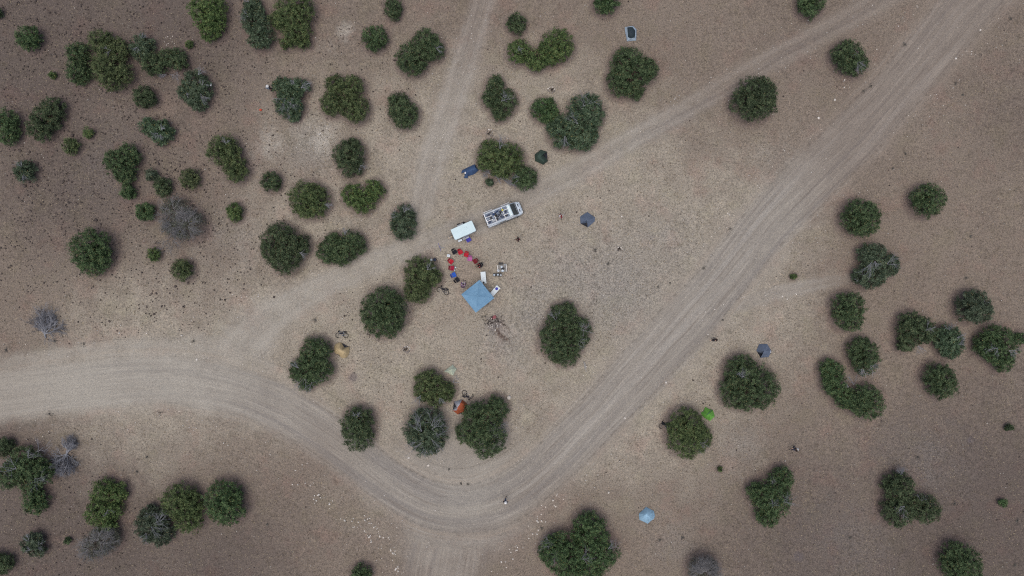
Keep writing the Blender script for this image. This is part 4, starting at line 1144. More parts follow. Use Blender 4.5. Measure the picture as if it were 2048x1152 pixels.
pot(996.6, 541.3, .42, .18, .18, BLACK, 'cooking_pot', 'black pot with pale lid at the left corner of the kitchen bench', 'pot', True, LAMPGLASS)
pot(1003.2, 537.8, .42, .09, .08, BLACK, 'mug', 'small black mug between the plate and the bowl on the kitchen bench', 'mug')
pot(1009.6, 529.6, .42, .13, .10, GREYP, 'mess_tin', 'grey tin at the top right corner of the kitchen bench', 'tin')
p = P(1001.2, 526.9, .10)
r = empty('equipment_case', p - Vector((0, 0, .1)), math.radians(2), 'black case on the ground at the upper edge of the kitchen bench', 'case')
MB().box((0, 0, .14), (.56, .24, .24), bev=.03).build('case', BLACK, r); MB().box((0, -.125, .18), (.12, .02, .04), bev=.008).build('handle', GREYP, r)
MB().box((0, 0, .275), (.55, .235, .03), bev=.012).build('lid', BLACK, r)
c = P(994.8, 549.8, .5); c.z -= .5
r = empty('camp_stove', c, math.radians(-1), 'long black three burner stove below the kitchen bench', 'stove')
MB().box((0, 0, .46), (1.16, .40, .08), bev=.015).build('stove_body', BLACK, r)
for x in (-.36, .06, .42):
    g = MB(); g.torus(.11, .010, 16, 4, Matrix.Translation((x, 0, .52))); g.box((x, 0, .52), (.24, .014, .012)); g.box((x, 0, .521), (.014, .24, .012)); g.build('burner', STEEL, r)
for sx in (-1, 1):
    for sy in (-1, 1): MB().tube([(sx * .52, sy * .16, 0), (sx * .52, sy * .16, .43)], .014, 5).build('leg', STEEL, r)
pot(988.4, 549.9, .53, .13, .12, ALU, 'kettle', 'silver pot on the left burner of the stove', 'pot', True, WHITE)
pot(996.0, 549.4, .53, .13, .10, ALU, 'kettle', 'silver pot on the middle burner of the stove', 'pot', True, WHITE)
pot(1001.8, 550.3, .53, .12, .05, BLACK, 'frying_pan', 'black rimmed pan with pale inside on the right burner', 'pan', True, LAMPGLASS)

# ------------------------------------------------------------------ chairs
def chair(px, py, ang, mat, label, w=.52):
    c = P(px, py, .45); c.z -= .45
    root = empty('camp_chair', c, math.radians(ang), label, 'chair')
    d = .50; sh = .42
    # seat with sag
    n = 5; vs_, fs_ = [], []
    for i in range(n + 1):
        for j in range(n + 1):
            u, v = i / n, j / n
            vs_.append((-d / 2 + d * u, -w / 2 + w * v, sh + .02 * u - .07 * math.sin(math.pi * v) * (.4 + .6 * math.sin(math.pi * u))))
    for i in range(n):
        for j in range(n): fs_.append((i*(n+1)+j, (i+1)*(n+1)+j, (i+1)*(n+1)+j+1, i*(n+1)+j+1))
    MB().add(vs_, fs_).build('seat', mat, root, True)
    vs_, fs_ = [], []
    for i in range(n + 1):
        for j in range(n + 1):
            u, v = i / n, j / n
            vs_.append((-d / 2 - .02 - .16 * u - .05 * math.sin(math.pi * v), -w / 2 + w * v, sh + .02 + .48 * u - .05 * u * math.sin(math.pi * v)))
    for i in range(n):
        for j in range(n): fs_.append((i*(n+1)+j, i*(n+1)+j+1, (i+1)*(n+1)+j+1, (i+1)*(n+1)+j))
    MB().add(vs_, fs_).build('backrest', mat, root, True)
    for s in (-1, 1):
        MB().tube([(d / 2, s * w / 2, sh + .02), (-d / 2 + .02, s * w / 2 * .9, 0)], .012, 5).build('leg', STEEL, root)
        MB().tube([(d / 2, s * w / 2 * .9, 0), (-d / 2, s * w / 2, sh + .02), (-d / 2 - .18, s * w / 2, sh + .5)], .012, 5).build('leg', STEEL, root)
        MB().box((.02, s * (w / 2 + .02), sh + .20), (d * .95, .07, .02), bev=.008).build('armrest', mat, root)
        MB().tube([(d / 2 - .03, s * w / 2, sh), (d / 2 - .03, s * (w / 2 + .02), sh + .2)], .010, 5).build('arm_post', STEEL, root)
    return root
cx0, cy0 = 931, 541
def aim(px, py): return math.degrees(math.atan2(-(cy0 - py), cx0 - px))
for px, py, m, lab in [(909.2,504,F_BLACK,'black camp chair at the upper left of the chair circle'), (921,504.6,F_RED,'red camp chair right beside the black one at the top of the circle'),
                       (932.7,509.9,F_RED,'red camp chair between another red chair and the pink one'), (939.7,518,F_PINK,'pink camp chair in the chair circle'),
                       (950.2,522.8,F_MAROON,'empty dark maroon chair between the pink chair and a seated person'), (959.3,531,F_BLACK,'chair under the seated person at the right end of the circle'),
                       (902.4,523.4,F_RED,'upper of two red chairs on the left side of the circle'), (904.3,536.3,F_RED2,'lower of two red chairs on the left side of the circle'),
                       (908,549.7,F_BLUE,'bright blue camp chair on the left side of the circle'), (914.5,559.7,F_BLACK,'black camp chair below the bright blue one'),
                       (926.6,568.6,F_PURPLE,'chair under the seated person next to the blue canopy')]:
    chair(px, py, aim(px, py) + random.uniform(-14, 14), m, lab)
chair(937.3, 479.8, -60, F_INDIGO, 'indigo blue chair at the lower side of the trailer')

def mug(px, py, label):
    p = P(px, py, .05); p.z -= .05
    r = empty('mug', p, 0, label, 'mug')
    MB().lathe([(.02, .0), (.10, .0), (.11, .02), (.11, .18), (.10, .18), (.095, .03), (.02, .025)], 14).build('cup', WHITE, r, True)
    g = MB(); g.torus(.05, .012, 10, 4, Matrix.Translation((.13, 0, .1)) @ Matrix.Rotation(math.pi / 2, 4, 'X')); g.build('handle', WHITE, r)
mug(911, 534.8, 'upper white tub on the ground by the lower red chair')
mug(909, 540.6, 'lower white tub on the ground by the lower red chair')
p = P(897.1, 511.4, .3); p.z -= .3
r = empty('cool_box', p, math.radians(-8), 'small white cool box left of the chair circle', 'cool box')
MB().box((0, 0, .15), (.42, .32, .28), bev=.03).build('box', WHITEP, r); MB().box((0, 0, .305), (.44, .34, .05), bev=.02).build('lid', WHITE, r); MB().tube([(-.14, 0, .33), (-.14, 0, .37), (.14, 0, .37), (.14, 0, .33)], .012, 5).build('handle', GREYP, r)
p = P(862.6, 519.8, .3); p.z -= .3
r = empty('bucket', p, 0, 'white bucket beside the tree at the left of the chair circle', 'bucket')
MB().lathe([(.02, .0), (.12, .0), (.16, .30), (.165, .31), (.15, .31), (.11, .02), (.02, .015)], 16).build('pail', WHITE, r, True); MB().lathe([(.02, 0), (.15, .0), (.15, .02), (.02, .02)], 16, (0, 0, .29)).build('lid', WHITEP, r)
p = P(869.4, 519.6, .3); p.z -= .3
r = empty('backpack', p, .4, 'dark backpack leaning at the tree next to the white bucket', 'backpack')
MB().box((0, 0, .27), (.34, .46, .50), bev=.11).build('main_bag', F_DENIM, r, True); MB().box((.19, 0, .2), (.10, .32, .26), bev=.05).build('front_pocket', F_BLACK, r, True)
MB().tube([(-.17, .1, .45), (-.26, .1, .32), (-.19, .1, .12)], .02, 5).build('strap', F_BLACK, r); MB().tube([(-.17, -.1, .45), (-.26, -.1, .32), (-.19, -.1, .12)], .02, 5).build('strap', F_BLACK, r)
# thin metal stand lying near the track
p = P(880.5, 497.0)
r = empty('folded_stand', p, 0, 'thin blue grey metal stand lying left of the chair circle', 'stand')
for a, b in (((-.28, .75, .05), (-.02, .05, .06)), ((-.02, .05, .06), (.62, .10, .05)), ((-.02, .05, .06), (.10, -.38, .05)), ((-.12, .35, .06), (.3, .1, .07))):
    MB().tube([a, b], .022, 6).build('tube', F_INDIGO if b[0] < .2 else F_GREYB, r)
MB().lathe([(.02, 0), (.07, 0), (.07, .08), (.02, .08)], 10, (-.02, .05, .02)).build('hub', F_DENIM, r)

# ------------------------------------------------------------------ bicycles
def bicycle(px, py, ang, label, lean=84, frame=F_DENIM, bags=0, steer=25):
    p = P(px, py, .1); p.z -= .1
    root = empty('bicycle', p, math.radians(ang), label, 'bicycle')
    T = Matrix.Translation((0, .30, .06)) @ Matrix.Rotation(math.radians(lean), 4, 'X') if lean > 30 else Matrix.Rotation(math.radians(lean), 4, 'X')
    R_ = .345
    def wheel(x, st=0):
        w = empty('wheel', (0, 0, 0)); w.parent = root
        M = T @ Matrix.Translation((x, 0, R_)) @ Matrix.Rotation(math.radians(st), 4, 'Z') @ Matrix.Rotation(math.pi / 2, 4, 'X')
        MB().torus(R_ - .025, .028, 26, 6, M).build('tyre', RUBBER, w, True)
        MB().torus(R_ - .06, .012, 26, 4, M).build('rim', BLACK, w)
        s = MB()
        for k in range(14):
            a = 2 * math.pi * k / 14
            s.tube([(0, 0, .02 * (-1) ** k), ((R_ - .06) * math.cos(a), (R_ - .06) * math.sin(a), 0)], .0035, 3, False, M)
        s.build('spokes', STEEL, w)
        MB().tube([(0, 0, -.05), (0, 0, .05)], .025, 8, M=M).build('hub', STEEL, w)
    wheel(-.52); wheel(.53, steer)
    bb, seat, head, hd2, rear, fr = (-.08, 0, .28), (-.24, 0, .80), (.34, 0, .82), (.37, 0, .70), (-.52, 0, R_), (.53, 0, R_)
    f = MB()
    for a, b, r_ in ((bb, seat, .017), (seat, head, .018), (bb, hd2, .02), (head, hd2, .021)): f.tube([a, b], r_, 7, M=T)
    for s in (-1, 1):
        f.tube([bb, (-.3, s * .05, .31), (-.52, s * .06, R_)], .010, 5, M=T); f.tube([(-.22, s * .015, .74), (-.52, s * .06, R_)], .009, 5, M=T)
    f.build('frame', frame, root, True)
    k = MB()
    for s in (-1, 1): k.tube([(.37, s * .05, .70), (.53, s * .06, R_)], .012, 5, M=T)
    k.tube([(.37, -.05, .70), (.37, .05, .70)], .014, 5, M=T)
    k.build('fork', BLACK, root)
    MB().tube([(.32, -.32, .98), (.36, -.12, .96), (.33, 0, .94), (.36, .12, .96), (.32, .32, .98)], .013, 6, M=T).build('handlebar', BLACK, root)
    MB().tube([head, (.33, 0, .94)], .014, 6, M=T).build('stem', BLACK, root)
    sd = MB(); sd.box((-.27, 0, .91), (.26, .13, .05), bev=.02, M=T); sd.box((-.14, 0, .912), (.12, .05, .04), bev=.015, M=T); sd.build('saddle', BLACK, root)
    MB().tube([seat, (-.27, 0, .89)], .013, 6, M=T).build('seat_post', STEEL, root)
    c = MB(); c.tube([(-.08, -.08, .28), (-.08, .08, .28)], .014, 5, M=T); c.tube([(-.08, .08, .28), (.06, .08, .18)], .011, 5, M=T); c.tube([(-.08, -.08, .28), (-.22, -.08, .38)], .011, 5, M=T)
    c.torus(.085, .008, 16, 4, T @ Matrix.Translation((-.08, -.05, .28)) @ Matrix.Rotation(math.pi / 2, 4, 'X')); c.build('crank', STEEL, root)
    c = MB(); c.box((.07, .13, .18), (.09, .09, .02), M=T); c.box((-.23, -.13, .38), (.09, .09, .02), M=T); c.build('pedal', BLACK, root)
    if bags:
        MB().box((-.46, 0, .82), (.36, .16, .16), -.0, bev=.05, M=T).build('saddle_bag', F_BLACK, root, True)
        MB().box((.42, 0, .90), (.16, .46, .17), bev=.06, M=T).build('handlebar_bag', F_BLACK, root, True)
        MB().box((.04, 0, .62), (.42, .07, .22), bev=.03, M=T).build('frame_bag', F_BLACK, root, True)
bicycle(885.3, 583.0, -23 + 180, 'dark bicycle lying on the ground left of the blue canopy', bags=1)
bicycle(683.8, 671.5, 178, 'blue grey bicycle lying just above the tan tent', frame=F_GREYB, bags=1)
bicycle(936.2, 788.4, -25, 'black bicycle lying above the orange tent', bags=1, steer=60)
bicycle(1330, 853.6, 175, 'dark bicycle lying half under the tree with the green tent', bags=1)

# ------------------------------------------------------------------ tents
def fabric(name, col, var=.10):
    t = NT(name, .7, .25)
    n = t.noise(t.obj(), 2.2, 3.0, .6); w = t.noise(t.obj(), 9.0, 2.0)
    c = t.mix(t.rng(n, .3, .7), tuple(x * (1 - var) for x in col), tuple(min(1, x * (1 + var)) for x in col))
    t.bump(t.math('ADD', n, t.math('MULTIPLY', w, .3)), .5, .05)
    return t.base(c)
def near_on(poly, p):
    best, bd = None, 1e9
    if len(poly) == 1: return poly[0]
    for a, b in zip(poly[:-1], poly[1:]):
        t = max(0, min(1, (p - a).dot(b - a) / max(1e-9, (b - a).length_squared)))
        q = a + (b - a) * t
        if (q - p).length < bd: bd, best = (q - p).length, q
    return best
def zoom(ox, oy, s, pts): return [(ox + x / s, oy + y / s) for x, y in pts]
def tent(outline, ridge, h, prof, mat, floor, label, full=None, poles=True, rises=None, split=None, mat2=None):
    cx = sum(a for a, b in outline) / len(outline); cy = sum(b for a, b in outline) / len(outline)
    base = P(cx, cy)
    root = empty('tent', base, 0, label, 'tent')
    W = lambda px, py, z: Vector((wx(px, z) - base.x, wy(py, z) - base.y, z))
    rd = [W(a, b, h) for a, b in ridge]
    out, corner = [], []
    n = len(outline)
    for i in range(n):
        a, b = outline[i], outline[(i + 1) % n]
        for k in range(6):
            t = k / 6
            z = .06 + .05 * math.sin(math.pi * t)
            if rises: z = max(z, rises[i] * (1 - t) + rises[(i + 1) % n] * t)
            out.append(W(a[0] * (1 - t) + b[0] * t, a[1] * (1 - t) + b[1] * t, z))
        corner.append(len(out) - 6)
    K = 7; vs_, fs_ = [], []
    m = len(out)
    for j in range(K + 1):
        t = j / K
        for i, o in enumerate(out):
            q = near_on(rd, Vector((o.x, o.y, h)))
            e = Vector((o.x + (q.x - o.x) * t, o.y + (q.y - o.y) * t, 0))
            crease = .025 * math.cos(2 * math.pi * (i % 6) / 6) * math.sin(math.pi * t)
            e.z = o.z + (q.z - o.z) * (1 - (1 - t) ** prof) + crease
            vs_.append(e)
    for j in range(K):
        for i in range(m):
            k = (i + 1) % m
            fs_.append((j*m+i, j*m+k, (j+1)*m+k, (j+1)*m+i))
    # orientation: make faces look up
    area = sum(out[i].x * out[(i + 1) % m].y - out[(i + 1) % m].x * out[i].y for i in range(m))
    if area < 0: fs_ = [tuple(reversed(f)) for f in fs_]
    sets = [('fly_sheet', mat, fs_)]
    if split:
        pa, pb = W(*split[0], .5), W(*split[1], .5)
        side = lambda f: (pb.x - pa.x) * (sum(vs_[i].y for i in f) / 4 - pa.y) - (pb.y - pa.y) * (sum(vs_[i].x for i in f) / 4 - pa.x)
        low = W(*split[2], .3).y
        g_ = [f for f in fs_ if side(f) < 0 and sum(vs_[i].y for i in f) / 4 > low]
        sets = [('fly_sheet', mat, [f for f in fs_ if f not in set(g_)]), ('side_panel', mat2, g_)]
    for nm_, mt_, fl_ in sets:
        fo = MB().add(vs_, fl_).build(nm_, mt_, root, False)
        sm = fo.modifiers.new('thickness', 'SOLIDIFY'); sm.thickness = .006; sm.offset = -1
    fp = [W(a, b, .03) for a, b in (full or outline)]
    fl = MB().prism([(v.x * .97, v.y * .97) for v in fp], .012, .035).build('groundsheet', floor, root)
    if poles:
        pb = MB()
        for ci in corner[::max(1, len(corner) // 4)]:
            pts = [Vector(vs_[j * m + ci]) + Vector((0, 0, .012)) for j in range(K + 1)]
            pb.tube(pts, .010, 5)
        if len(rd) > 1: pb.tube([r_ + Vector((0, 0, .012)) for r_ in rd], .010, 5)
        pb.build('seam', mat, root)
    for ci in corner:
        o = out[ci]; d = Vector((o.x, o.y, 0)).normalized()
        g = MB(); e = Vector((o.x, o.y, 0)) + d * .28
        g.tube([o, e + Vector((0, 0, .02))], .004, 3)
        gl = g.build('guy_line', F_WHITE, root)
        MB().tube([e + Vector((0, 0, -.08)), e + Vector((0, 0, .04)) + d * .02], .008, 5).build('peg', STEEL, root)
    return root, W
T_NAVY = fabric('tent_navy', (0.045, 0.085, 0.175)); T_GREEN = fabric('tent_dark_green', (0.040, 0.066, 0.052)); T_SLATE = fabric('tent_slate', (0.115, 0.145, 0.205))
T_PALEB = fabric('tent_pale_blue', (0.34, 0.43, 0.52)); T_MESH = fabric('tent_mesh', (0.022, 0.036, 0.045)); T_TAN = fabric('tent_tan', (0.44, 0.345, 0.20)); T_SAGE = fabric('tent_sage', (0.48, 0.54, 0.43))
T_ORANGE = fabric('tent_orange', (0.32, 0.085, 0.038)); T_GREYL = fabric('tent_light_grey', (0.33, 0.35, 0.40)); T_LIME = fabric('tent_lime', (0.125, 0.34, 0.06)); T_SKY = fabric('tent_sky', (0.26, 0.42, 0.55))
DARKIN = simple('dark_groundsheet', (0.018, 0.020, 0.028), .8, .2)

z1 = lambda pts: zoom(900, 260, 8.5333, pts)
r, W = tent(z1([(425,585),(452,632),(492,690),(408,762),(312,788),(304,826),(240,824),(252,772),(236,722),(190,745),(206,690),(318,632)]), z1([(300,705),(430,655)]), .85, 1.7, T_NAVY, DARKIN, 'navy blue tent with scalloped edges left of a wide tree')
MB().box(W(*z1([(263,728)])[0], .62), (.22, .34, .03), -.3, bev=.01).build('white_vent', F_WHITE, r)
z2 = z1
r, W = tent(z2([(1550,335),(1662,372),(1575,398),(1675,530),(1590,595),(1520,560),(1450,530),(1445,415)]), z2([(1510,430),(1600,540)]), .95, 1.6, T_GREEN, DARKIN, 'dark green tent with an open flap right of a wide tree', full=z2([(1550,335),(1655,372),(1675,530),(1590,595),(1450,530),(1445,415)]))
z3 = lambda pts: zoom(1080, 390, 8.5333, pts)
r, W = tent(z3([(805,290),(870,335),(937,382),(932,452),(812,560),(806,478),(690,488),(683,370)]), z3([(800,425)]), 1.15, 1.25, T_SLATE, DARKIN, 'slate grey six sided tent with a dark doorway, right of the van', full=z3([(805,290),(937,382),(932,452),(810,560),(690,492),(683,370)]))
z4 = lambda pts: zoom(1400, 650, 8.5333, pts)
r, W = tent(z4([(1010,325),(1150,325),(1225,450),(1170,550),(1030,560),(1098,500),(985,462),(965,440)]), z4([(1095,440)]), 1.15, 1.25, T_SLATE, DARKIN, 'slate grey tent with a dark doorway above the very dark tree', full=z4([(1010,325),(1150,325),(1225,450),(1170,550),(1032,560),(968,450)]))
MB().box(W(*z4([(1205,455)])[0], .25), (.12, .28, .03), .3, bev=.01).build('white_vent', F_WHITE, r)
z5 = lambda pts: zoom(560, 640, 8.5333, pts)
r, W = tent(z5([(938,420),(985,388),(1040,380),(1102,475),(1185,450),(1185,560),(1140,640),(1060,655),(1000,592),(950,575),(925,540),(922,460)]), z5([(1010,500),(1085,545)]), 1.0, 1.8, T_TAN, DARKIN, 'tan dome tent with notched sides beside a ragged tree', full=z5([(938,420),(1040,382),(1183,452),(1183,560),(1138,638),(1060,653),(952,578),(924,500)]))
z6 = lambda pts: zoom(780, 700, 6.4, pts)
r, W = tent(z6([(805,185),(820,215),(855,240),(830,280),(810,325),(775,312),(745,292),(690,275),(735,240)]), z6([(785,250)]), .85, 1.2, T_SAGE, DARKIN, 'pale green tarp tent at the edge of a tree')
r, W = tent(z6([(815,660),(920,635),(955,660),(985,690),(978,740),(960,800),(905,800),(868,825),(835,800),(800,770),(848,715)]), z6([(905,680),(860,745)]), 1.05, 1.5, T_ORANGE, DARKIN, 'orange and grey tent half under a big tree', full=z6([(815,660),(920,635),(985,690),(960,800),(868,825),(802,770)]), split=z6([(925,630),(858,762),(800,768)]), mat2=T_GREYL)
z7 = lambda pts: zoom(1300, 780, 8.5333, pts)
r, W = tent(z7([(940,285),(1005,320),(1075,345),(1090,400),(1105,450),(1065,488),(1025,530),(960,495),(900,450),(865,390),(915,360)]), z7([(1000,410)]), 1.0, 1.5, T_LIME, DARKIN, 'bright lime green tent at the edge of a tree')
MB().tube([W(*z7([(1062,335)])[0], .35), W(*z7([(1010,385)])[0], 1.0), W(*z7([(965,430)])[0], .98)], .03, 6).build('dark_strap', F_DENIM, r)
z8 = lambda pts: zoom(1200, 960, 8.5333, pts)
r, W = tent(z8([(785,460),(850,492),(920,530),(937,610),(920,665),(868,700),(815,748),(745,712),(675,680),(665,615),(668,570),(725,520)]), z8([(790,590),(815,610)]), 1.1, 1.7, T_SKY, F_NAVY, 'light blue six sided tent on the open ground at lower right')
# open bathtub shelter: pale walls, dark mesh roof
def mesh_tent():
    z = lambda pts: zoom(1180, 20, 8.5333, pts)
    fl = z([(592,290),(735,268),(795,330),(790,520),(632,535),(605,400)])
    top = z([(632,292),(725,278),(778,352),(772,472),(690,490),(645,462)])
    cx, cy = z([(690,400)])[0]
    base = P(cx, cy)
    root = empty('tent', base, 0, 'open pale blue tent with black mesh roof near the top edge', 'tent')
    W = lambda px, py, h: Vector((wx(px, h) - base.x, wy(py, h) - base.y, h))
    a = [W(*p, .02) for p in fl]; b = [W(*p, .42) for p in top]; b2 = [v + Vector((0, 0, .015)) for v in b]
    n = 6
    for i in range(n):
        j = (i + 1) % n
        o = MB().add([a[i], a[j], b[j], b[i]], [(0, 3, 2, 1)]).build('wall_panel', T_PALEB, root); o.modifiers.new('t', 'SOLIDIFY').thickness = .008
    c = W(*z([(705,390)])[0], .92)
    K = 5; vs_, fs_ = [], []
    for k in range(K + 1):
        t = k / K
        for v in b:
            e = v.lerp(c, t * .97); e.z = v.z + (c.z - v.z) * (1 - (1 - t) ** 1.8); vs_.append(e)
    for k in range(K):
        for i in range(n):
            j = (i + 1) % n; fs_.append((k*n+i, k*n+n+i, k*n+n+j, k*n+j))
    MB().add(vs_, fs_).build('mesh_roof', T_MESH, root, True)
    rb = MB(); rb.tube(b2 + [b2[0]], .035, 6); rb.build('rim', T_PALEB, root, True)
    pb = MB()
    for i in (0, 2, 4): pb.tube([vs_[k * n + i] + Vector((0, 0, .015)) for k in range(K + 1)], .012, 5)
    pb.build('pole', F_DENIM, root)
    MB().prism([(v.x, v.y) for v in a], .008, .03).build('groundsheet', F_DENIM, root)
mesh_tent()

# ------------------------------------------------------------------ people
def skin_mesh(name, verts, edges, radii, mat, parent, root_i=0):
    me = bpy.data.meshes.new(name)
    me.from_pydata(verts, edges, [])
    me.materials.append(mat)
    o = bpy.data.objects.new(name, me); COL.objects.link(o); o.parent = parent
    md = o.modifiers.new('skin', 'SKIN')
    if not me.skin_vertices: return o
    for i, d in enumerate(me.skin_vertices[0].data):
        rr = radii[i]
        d.radius = (rr, rr) if not isinstance(rr, tuple) else rr
        d.use_root = (i == root_i)
    md.use_smooth_shade = True
    sb = o.modifiers.new('sub', 'SUBSURF'); sb.levels = 1; sb.render_levels = 1
    return o
def person(px, py, heading, pose, top, legs, label, hair=HAIR_D, hat=None, zmid=.85, pack=None, shoes=BLACK, seat=False):
    b = P(px, py, zmid); b.z -= zmid
    b.z = gz(b.x, b.y)
    root = empty('person', b, math.radians(heading), label, 'person')
    dz = -.44 if pose == 'sit' else 0.0
    lean = .10 if pose in ('walk', 'bend') else .02
    J = {'pel': (0, 0, .95 + dz), 'spi': (lean * .3, 0, 1.14 + dz), 'che': (lean * .7, 0, 1.34 + dz), 'nec': (lean, 0, 1.47 + dz), 'hd0': (lean + .02, 0, 1.56 + dz), 'hd1': (lean + .03, 0, 1.66 + dz)}
    arms = {'walk': ((-.14, .25, 1.14), (-.02, .27, .92), (.14, -.25, 1.13), (.33, -.24, 1.02)), 'stand': ((-.02, .25, 1.12), (.08, .27, .90), (-.02, -.25, 1.12), (.10, -.26, .90)),
            'out': ((.02, .42, 1.30), (.10, .66, 1.26), (-.02, -.25, 1.12), (.10, -.26, .90)), 'sit': ((.06, .26, 1.14), (.28, .16, 1.06), (.06, -.26, 1.14), (.28, -.16, 1.06))}[pose]
    lg = {'walk': ((.20, .10, .52), (.30, .10, .09), (.05, -.10, .50), (-.28, -.10, .17)), 'stand': ((.03, .11, .50), (0, .12, .09), (.03, -.11, .50), (0, -.12, .09)),
          'out': ((.03, .12, .50), (.0, .14, .09), (.10, -.11, .50), (.06, -.13, .09)), 'sit': ((.40, .12, .50), (.44, .13, .09), (.40, -.12, .50), (.46, -.14, .09))}[pose]
    V, E, R = [], [], []
    def put(p, r): V.append(tuple(p)); R.append(r); return len(V) - 1
    ip = put(J['pel'], .13); isp = put(J['spi'], .115); ic = put(J['che'], .135); inn = put(J['nec'], .055); ih = put(J['hd0'], .085); ih2 = put(J['hd1'], .095)
    E += [(ip, isp), (isp, ic), (ic, inn), (inn, ih), (ih, ih2)]
    no = put((J['hd0'][0] + .10, 0, J['hd0'][2] + .03), .014); E.append((ih, no))          # nose
    for s in (1, -1):
        e = put((J['hd0'][0] - .01, s * .095, J['hd0'][2] + .03), .016); E.append((ih, e))   # ears
    armj, legj = [], []
    for s, el, wr in ((1, arms[0], arms[1]), (-1, arms[2], arms[3])):
        el = Vector((el[0], el[1], el[2] + dz)); wr = Vector((wr[0], wr[1], wr[2] + dz)); sh = Vector((J['che'][0], s * .19, 1.39 + dz))
        a = put(sh, .062); b1 = put(el, .044); c1 = put(wr, .030)
        d = (wr - el).normalized(); pm = wr + d * .07
        c2 = put(pm, .034)
        E += [(ic, a), (a, b1), (b1, c1), (c1, c2)]
        side = d.cross(Vector((0, 0, 1)) if abs(d.z) < .8 else Vector((1, 0, 0))).normalized()
        curl = Vector((0, 0, -1)) if abs(d.z) < .8 else Vector((1, 0, 0))
        for q, ln in enumerate((.060, .075, .080, .072)):
            f0 = pm + side * ((q - 1.5) * .022) + d * (.03 + ln * .4); f1 = f0 + d * ln * .5 + curl * .02
            k0 = put(f0, .0095); k1 = put(f1, .0085); E += [(c2, k0), (k0, k1)]
        k0 = put(wr + d * .04 + side * .045 * s, .0105); k1 = put(wr + d * .08 + side * .06 * s + curl * .01, .0095); E += [(c1, k0), (k0, k1)]
        armj.append((sh, el, wr))
    for s, kn, an in ((1, lg[0], lg[1]), (-1, lg[2], lg[3])):
        hp = Vector((0.02, s * .09, .90 + dz)); a = put(hp, .085); b1 = put(kn, .058); c1 = put(an, .038); t = put((an[0] + .14, an[1], max(.03, an[2] - .055)), .032)
        E += [(ip, a), (a, b1), (b1, c1), (c1, t)]
        legj.append((hp, Vector(kn), Vector(an)))
    skin_mesh('body', V, E, R, SKIN, root)
    v = [J['pel'], J['spi'], J['che'], (J['nec'][0], 0, J['nec'][2] - .05)]; e = [(0, 1), (1, 2), (2, 3)]; r = [.150, .140, .160, .085]
    for sh, el, wr in armj:
        n0 = len(v); v += [tuple(sh), tuple(el), tuple(el.lerp(wr, .8))]; r += [.078, .058, .045]; e += [(2, n0), (n0, n0 + 1), (n0 + 1, n0 + 2)]
    skin_mesh('jacket' if top in (F_BLACK, F_GREYB) else 'shirt', v, e, r, top, root)
    v = [(0, 0, .96 + dz)]; e = []; r = [.155]
    for hp, kn, an in legj:
        n0 = len(v); v += [tuple(hp), tuple(kn), tuple(kn.lerp(an, .88))]; r += [.100, .074, .056]; e += [(0, n0), (n0, n0 + 1), (n0 + 1, n0 + 2)]
    skin_mesh('trousers', v, e, r, legs, root)
    hx, hz = J['hd1'][0], J['hd1'][2]
    MB().lathe([(.06, -.10), (.098, -.06), (.112, .0), (.10, .06), (.06, .105), (.01, .118)], 14, (hx - .022, 0, hz - .01)).build('hair', hair, root, True)
    for s in (1, -1):
        MB().lathe([(.002, -.008), (.012, 0), (.002, .008)], 6, (J['hd0'][0] + .083, s * .035, J['hd0'][2] + .055)).build('eye', BLACK, root)
        an = legj[0 if s > 0 else 1][2]
        MB().box((an.x + .055, an.y, max(.045, an.z - .045)), (.27, .10, .085), bev=.03).build('shoe', shoes, root)
    MB().box((J['hd0'][0] + .083, 0, J['hd0'][2] - .025), (.012, .045, .010), bev=.004).build('mouth', F_MAROON, root)
    if hat:
        MB().lathe([(.02, .10), (.10, .10), (.125, .03), (.13, .0), (.20, -.015), (.20, -.005), (.12, .03), (.10, .115), (.02, .125)], 16, (hx - .01, 0, hz + .01)).build('hat', hat, root, True)
    if pack:
        MB().box((-.19, 0, 1.22 + dz), (.2, .32, .44), bev=.07).build('carried_pack', pack, root, True)
    return root
def facing(px, py): return aim(px, py)
person(959.3, 531, facing(959, 531), 'sit', F_MAROON, F_BLACK, 'seated person in dark maroon at the right end of the chair circle', zmid=.6)
person(926.8, 568.8, facing(926, 568), 'sit', F_PURPLE, F_WHITE, 'seated person in purple top and white trousers next to the blue canopy', zmid=.6)
person(1036.4, 479, 160, 'walk', F_BLACK, F_MAROON, 'person in black walking below the van', zmid=.9)
person(1122.2, 431, 265, 'walk', F_WHITE, F_RED2, 'person in white and red walking left of the slate tent in mid field', hair=HAIR_R, zmid=.9, shoes=BLACK)
person(1430, 680, 100, 'out', F_BLACK, F_BLACK, 'person in black with one arm stretched out beside the main road', hair=HAIR_D, zmid=.9)
person(1590.3, 898, 200, 'walk', F_BLACK, F_DENIM, 'person in black with a white pack on the open ground at right', zmid=.9, pack=F_WHITE)
person(1010.6, 1004.5, 60, 'walk', F_BLACK, F_NAVY, 'person in dark clothes and white hat walking on the main road', hat=F_WHITE, zmid=.9)
person(538.2, 176, 20, 'stand', F_GREYB, F_BLACK, 'person in blue grey jacket and pale hat beside the grey branched tree', hat=F_WHITE, zmid=.9, pack=F_GREYB)

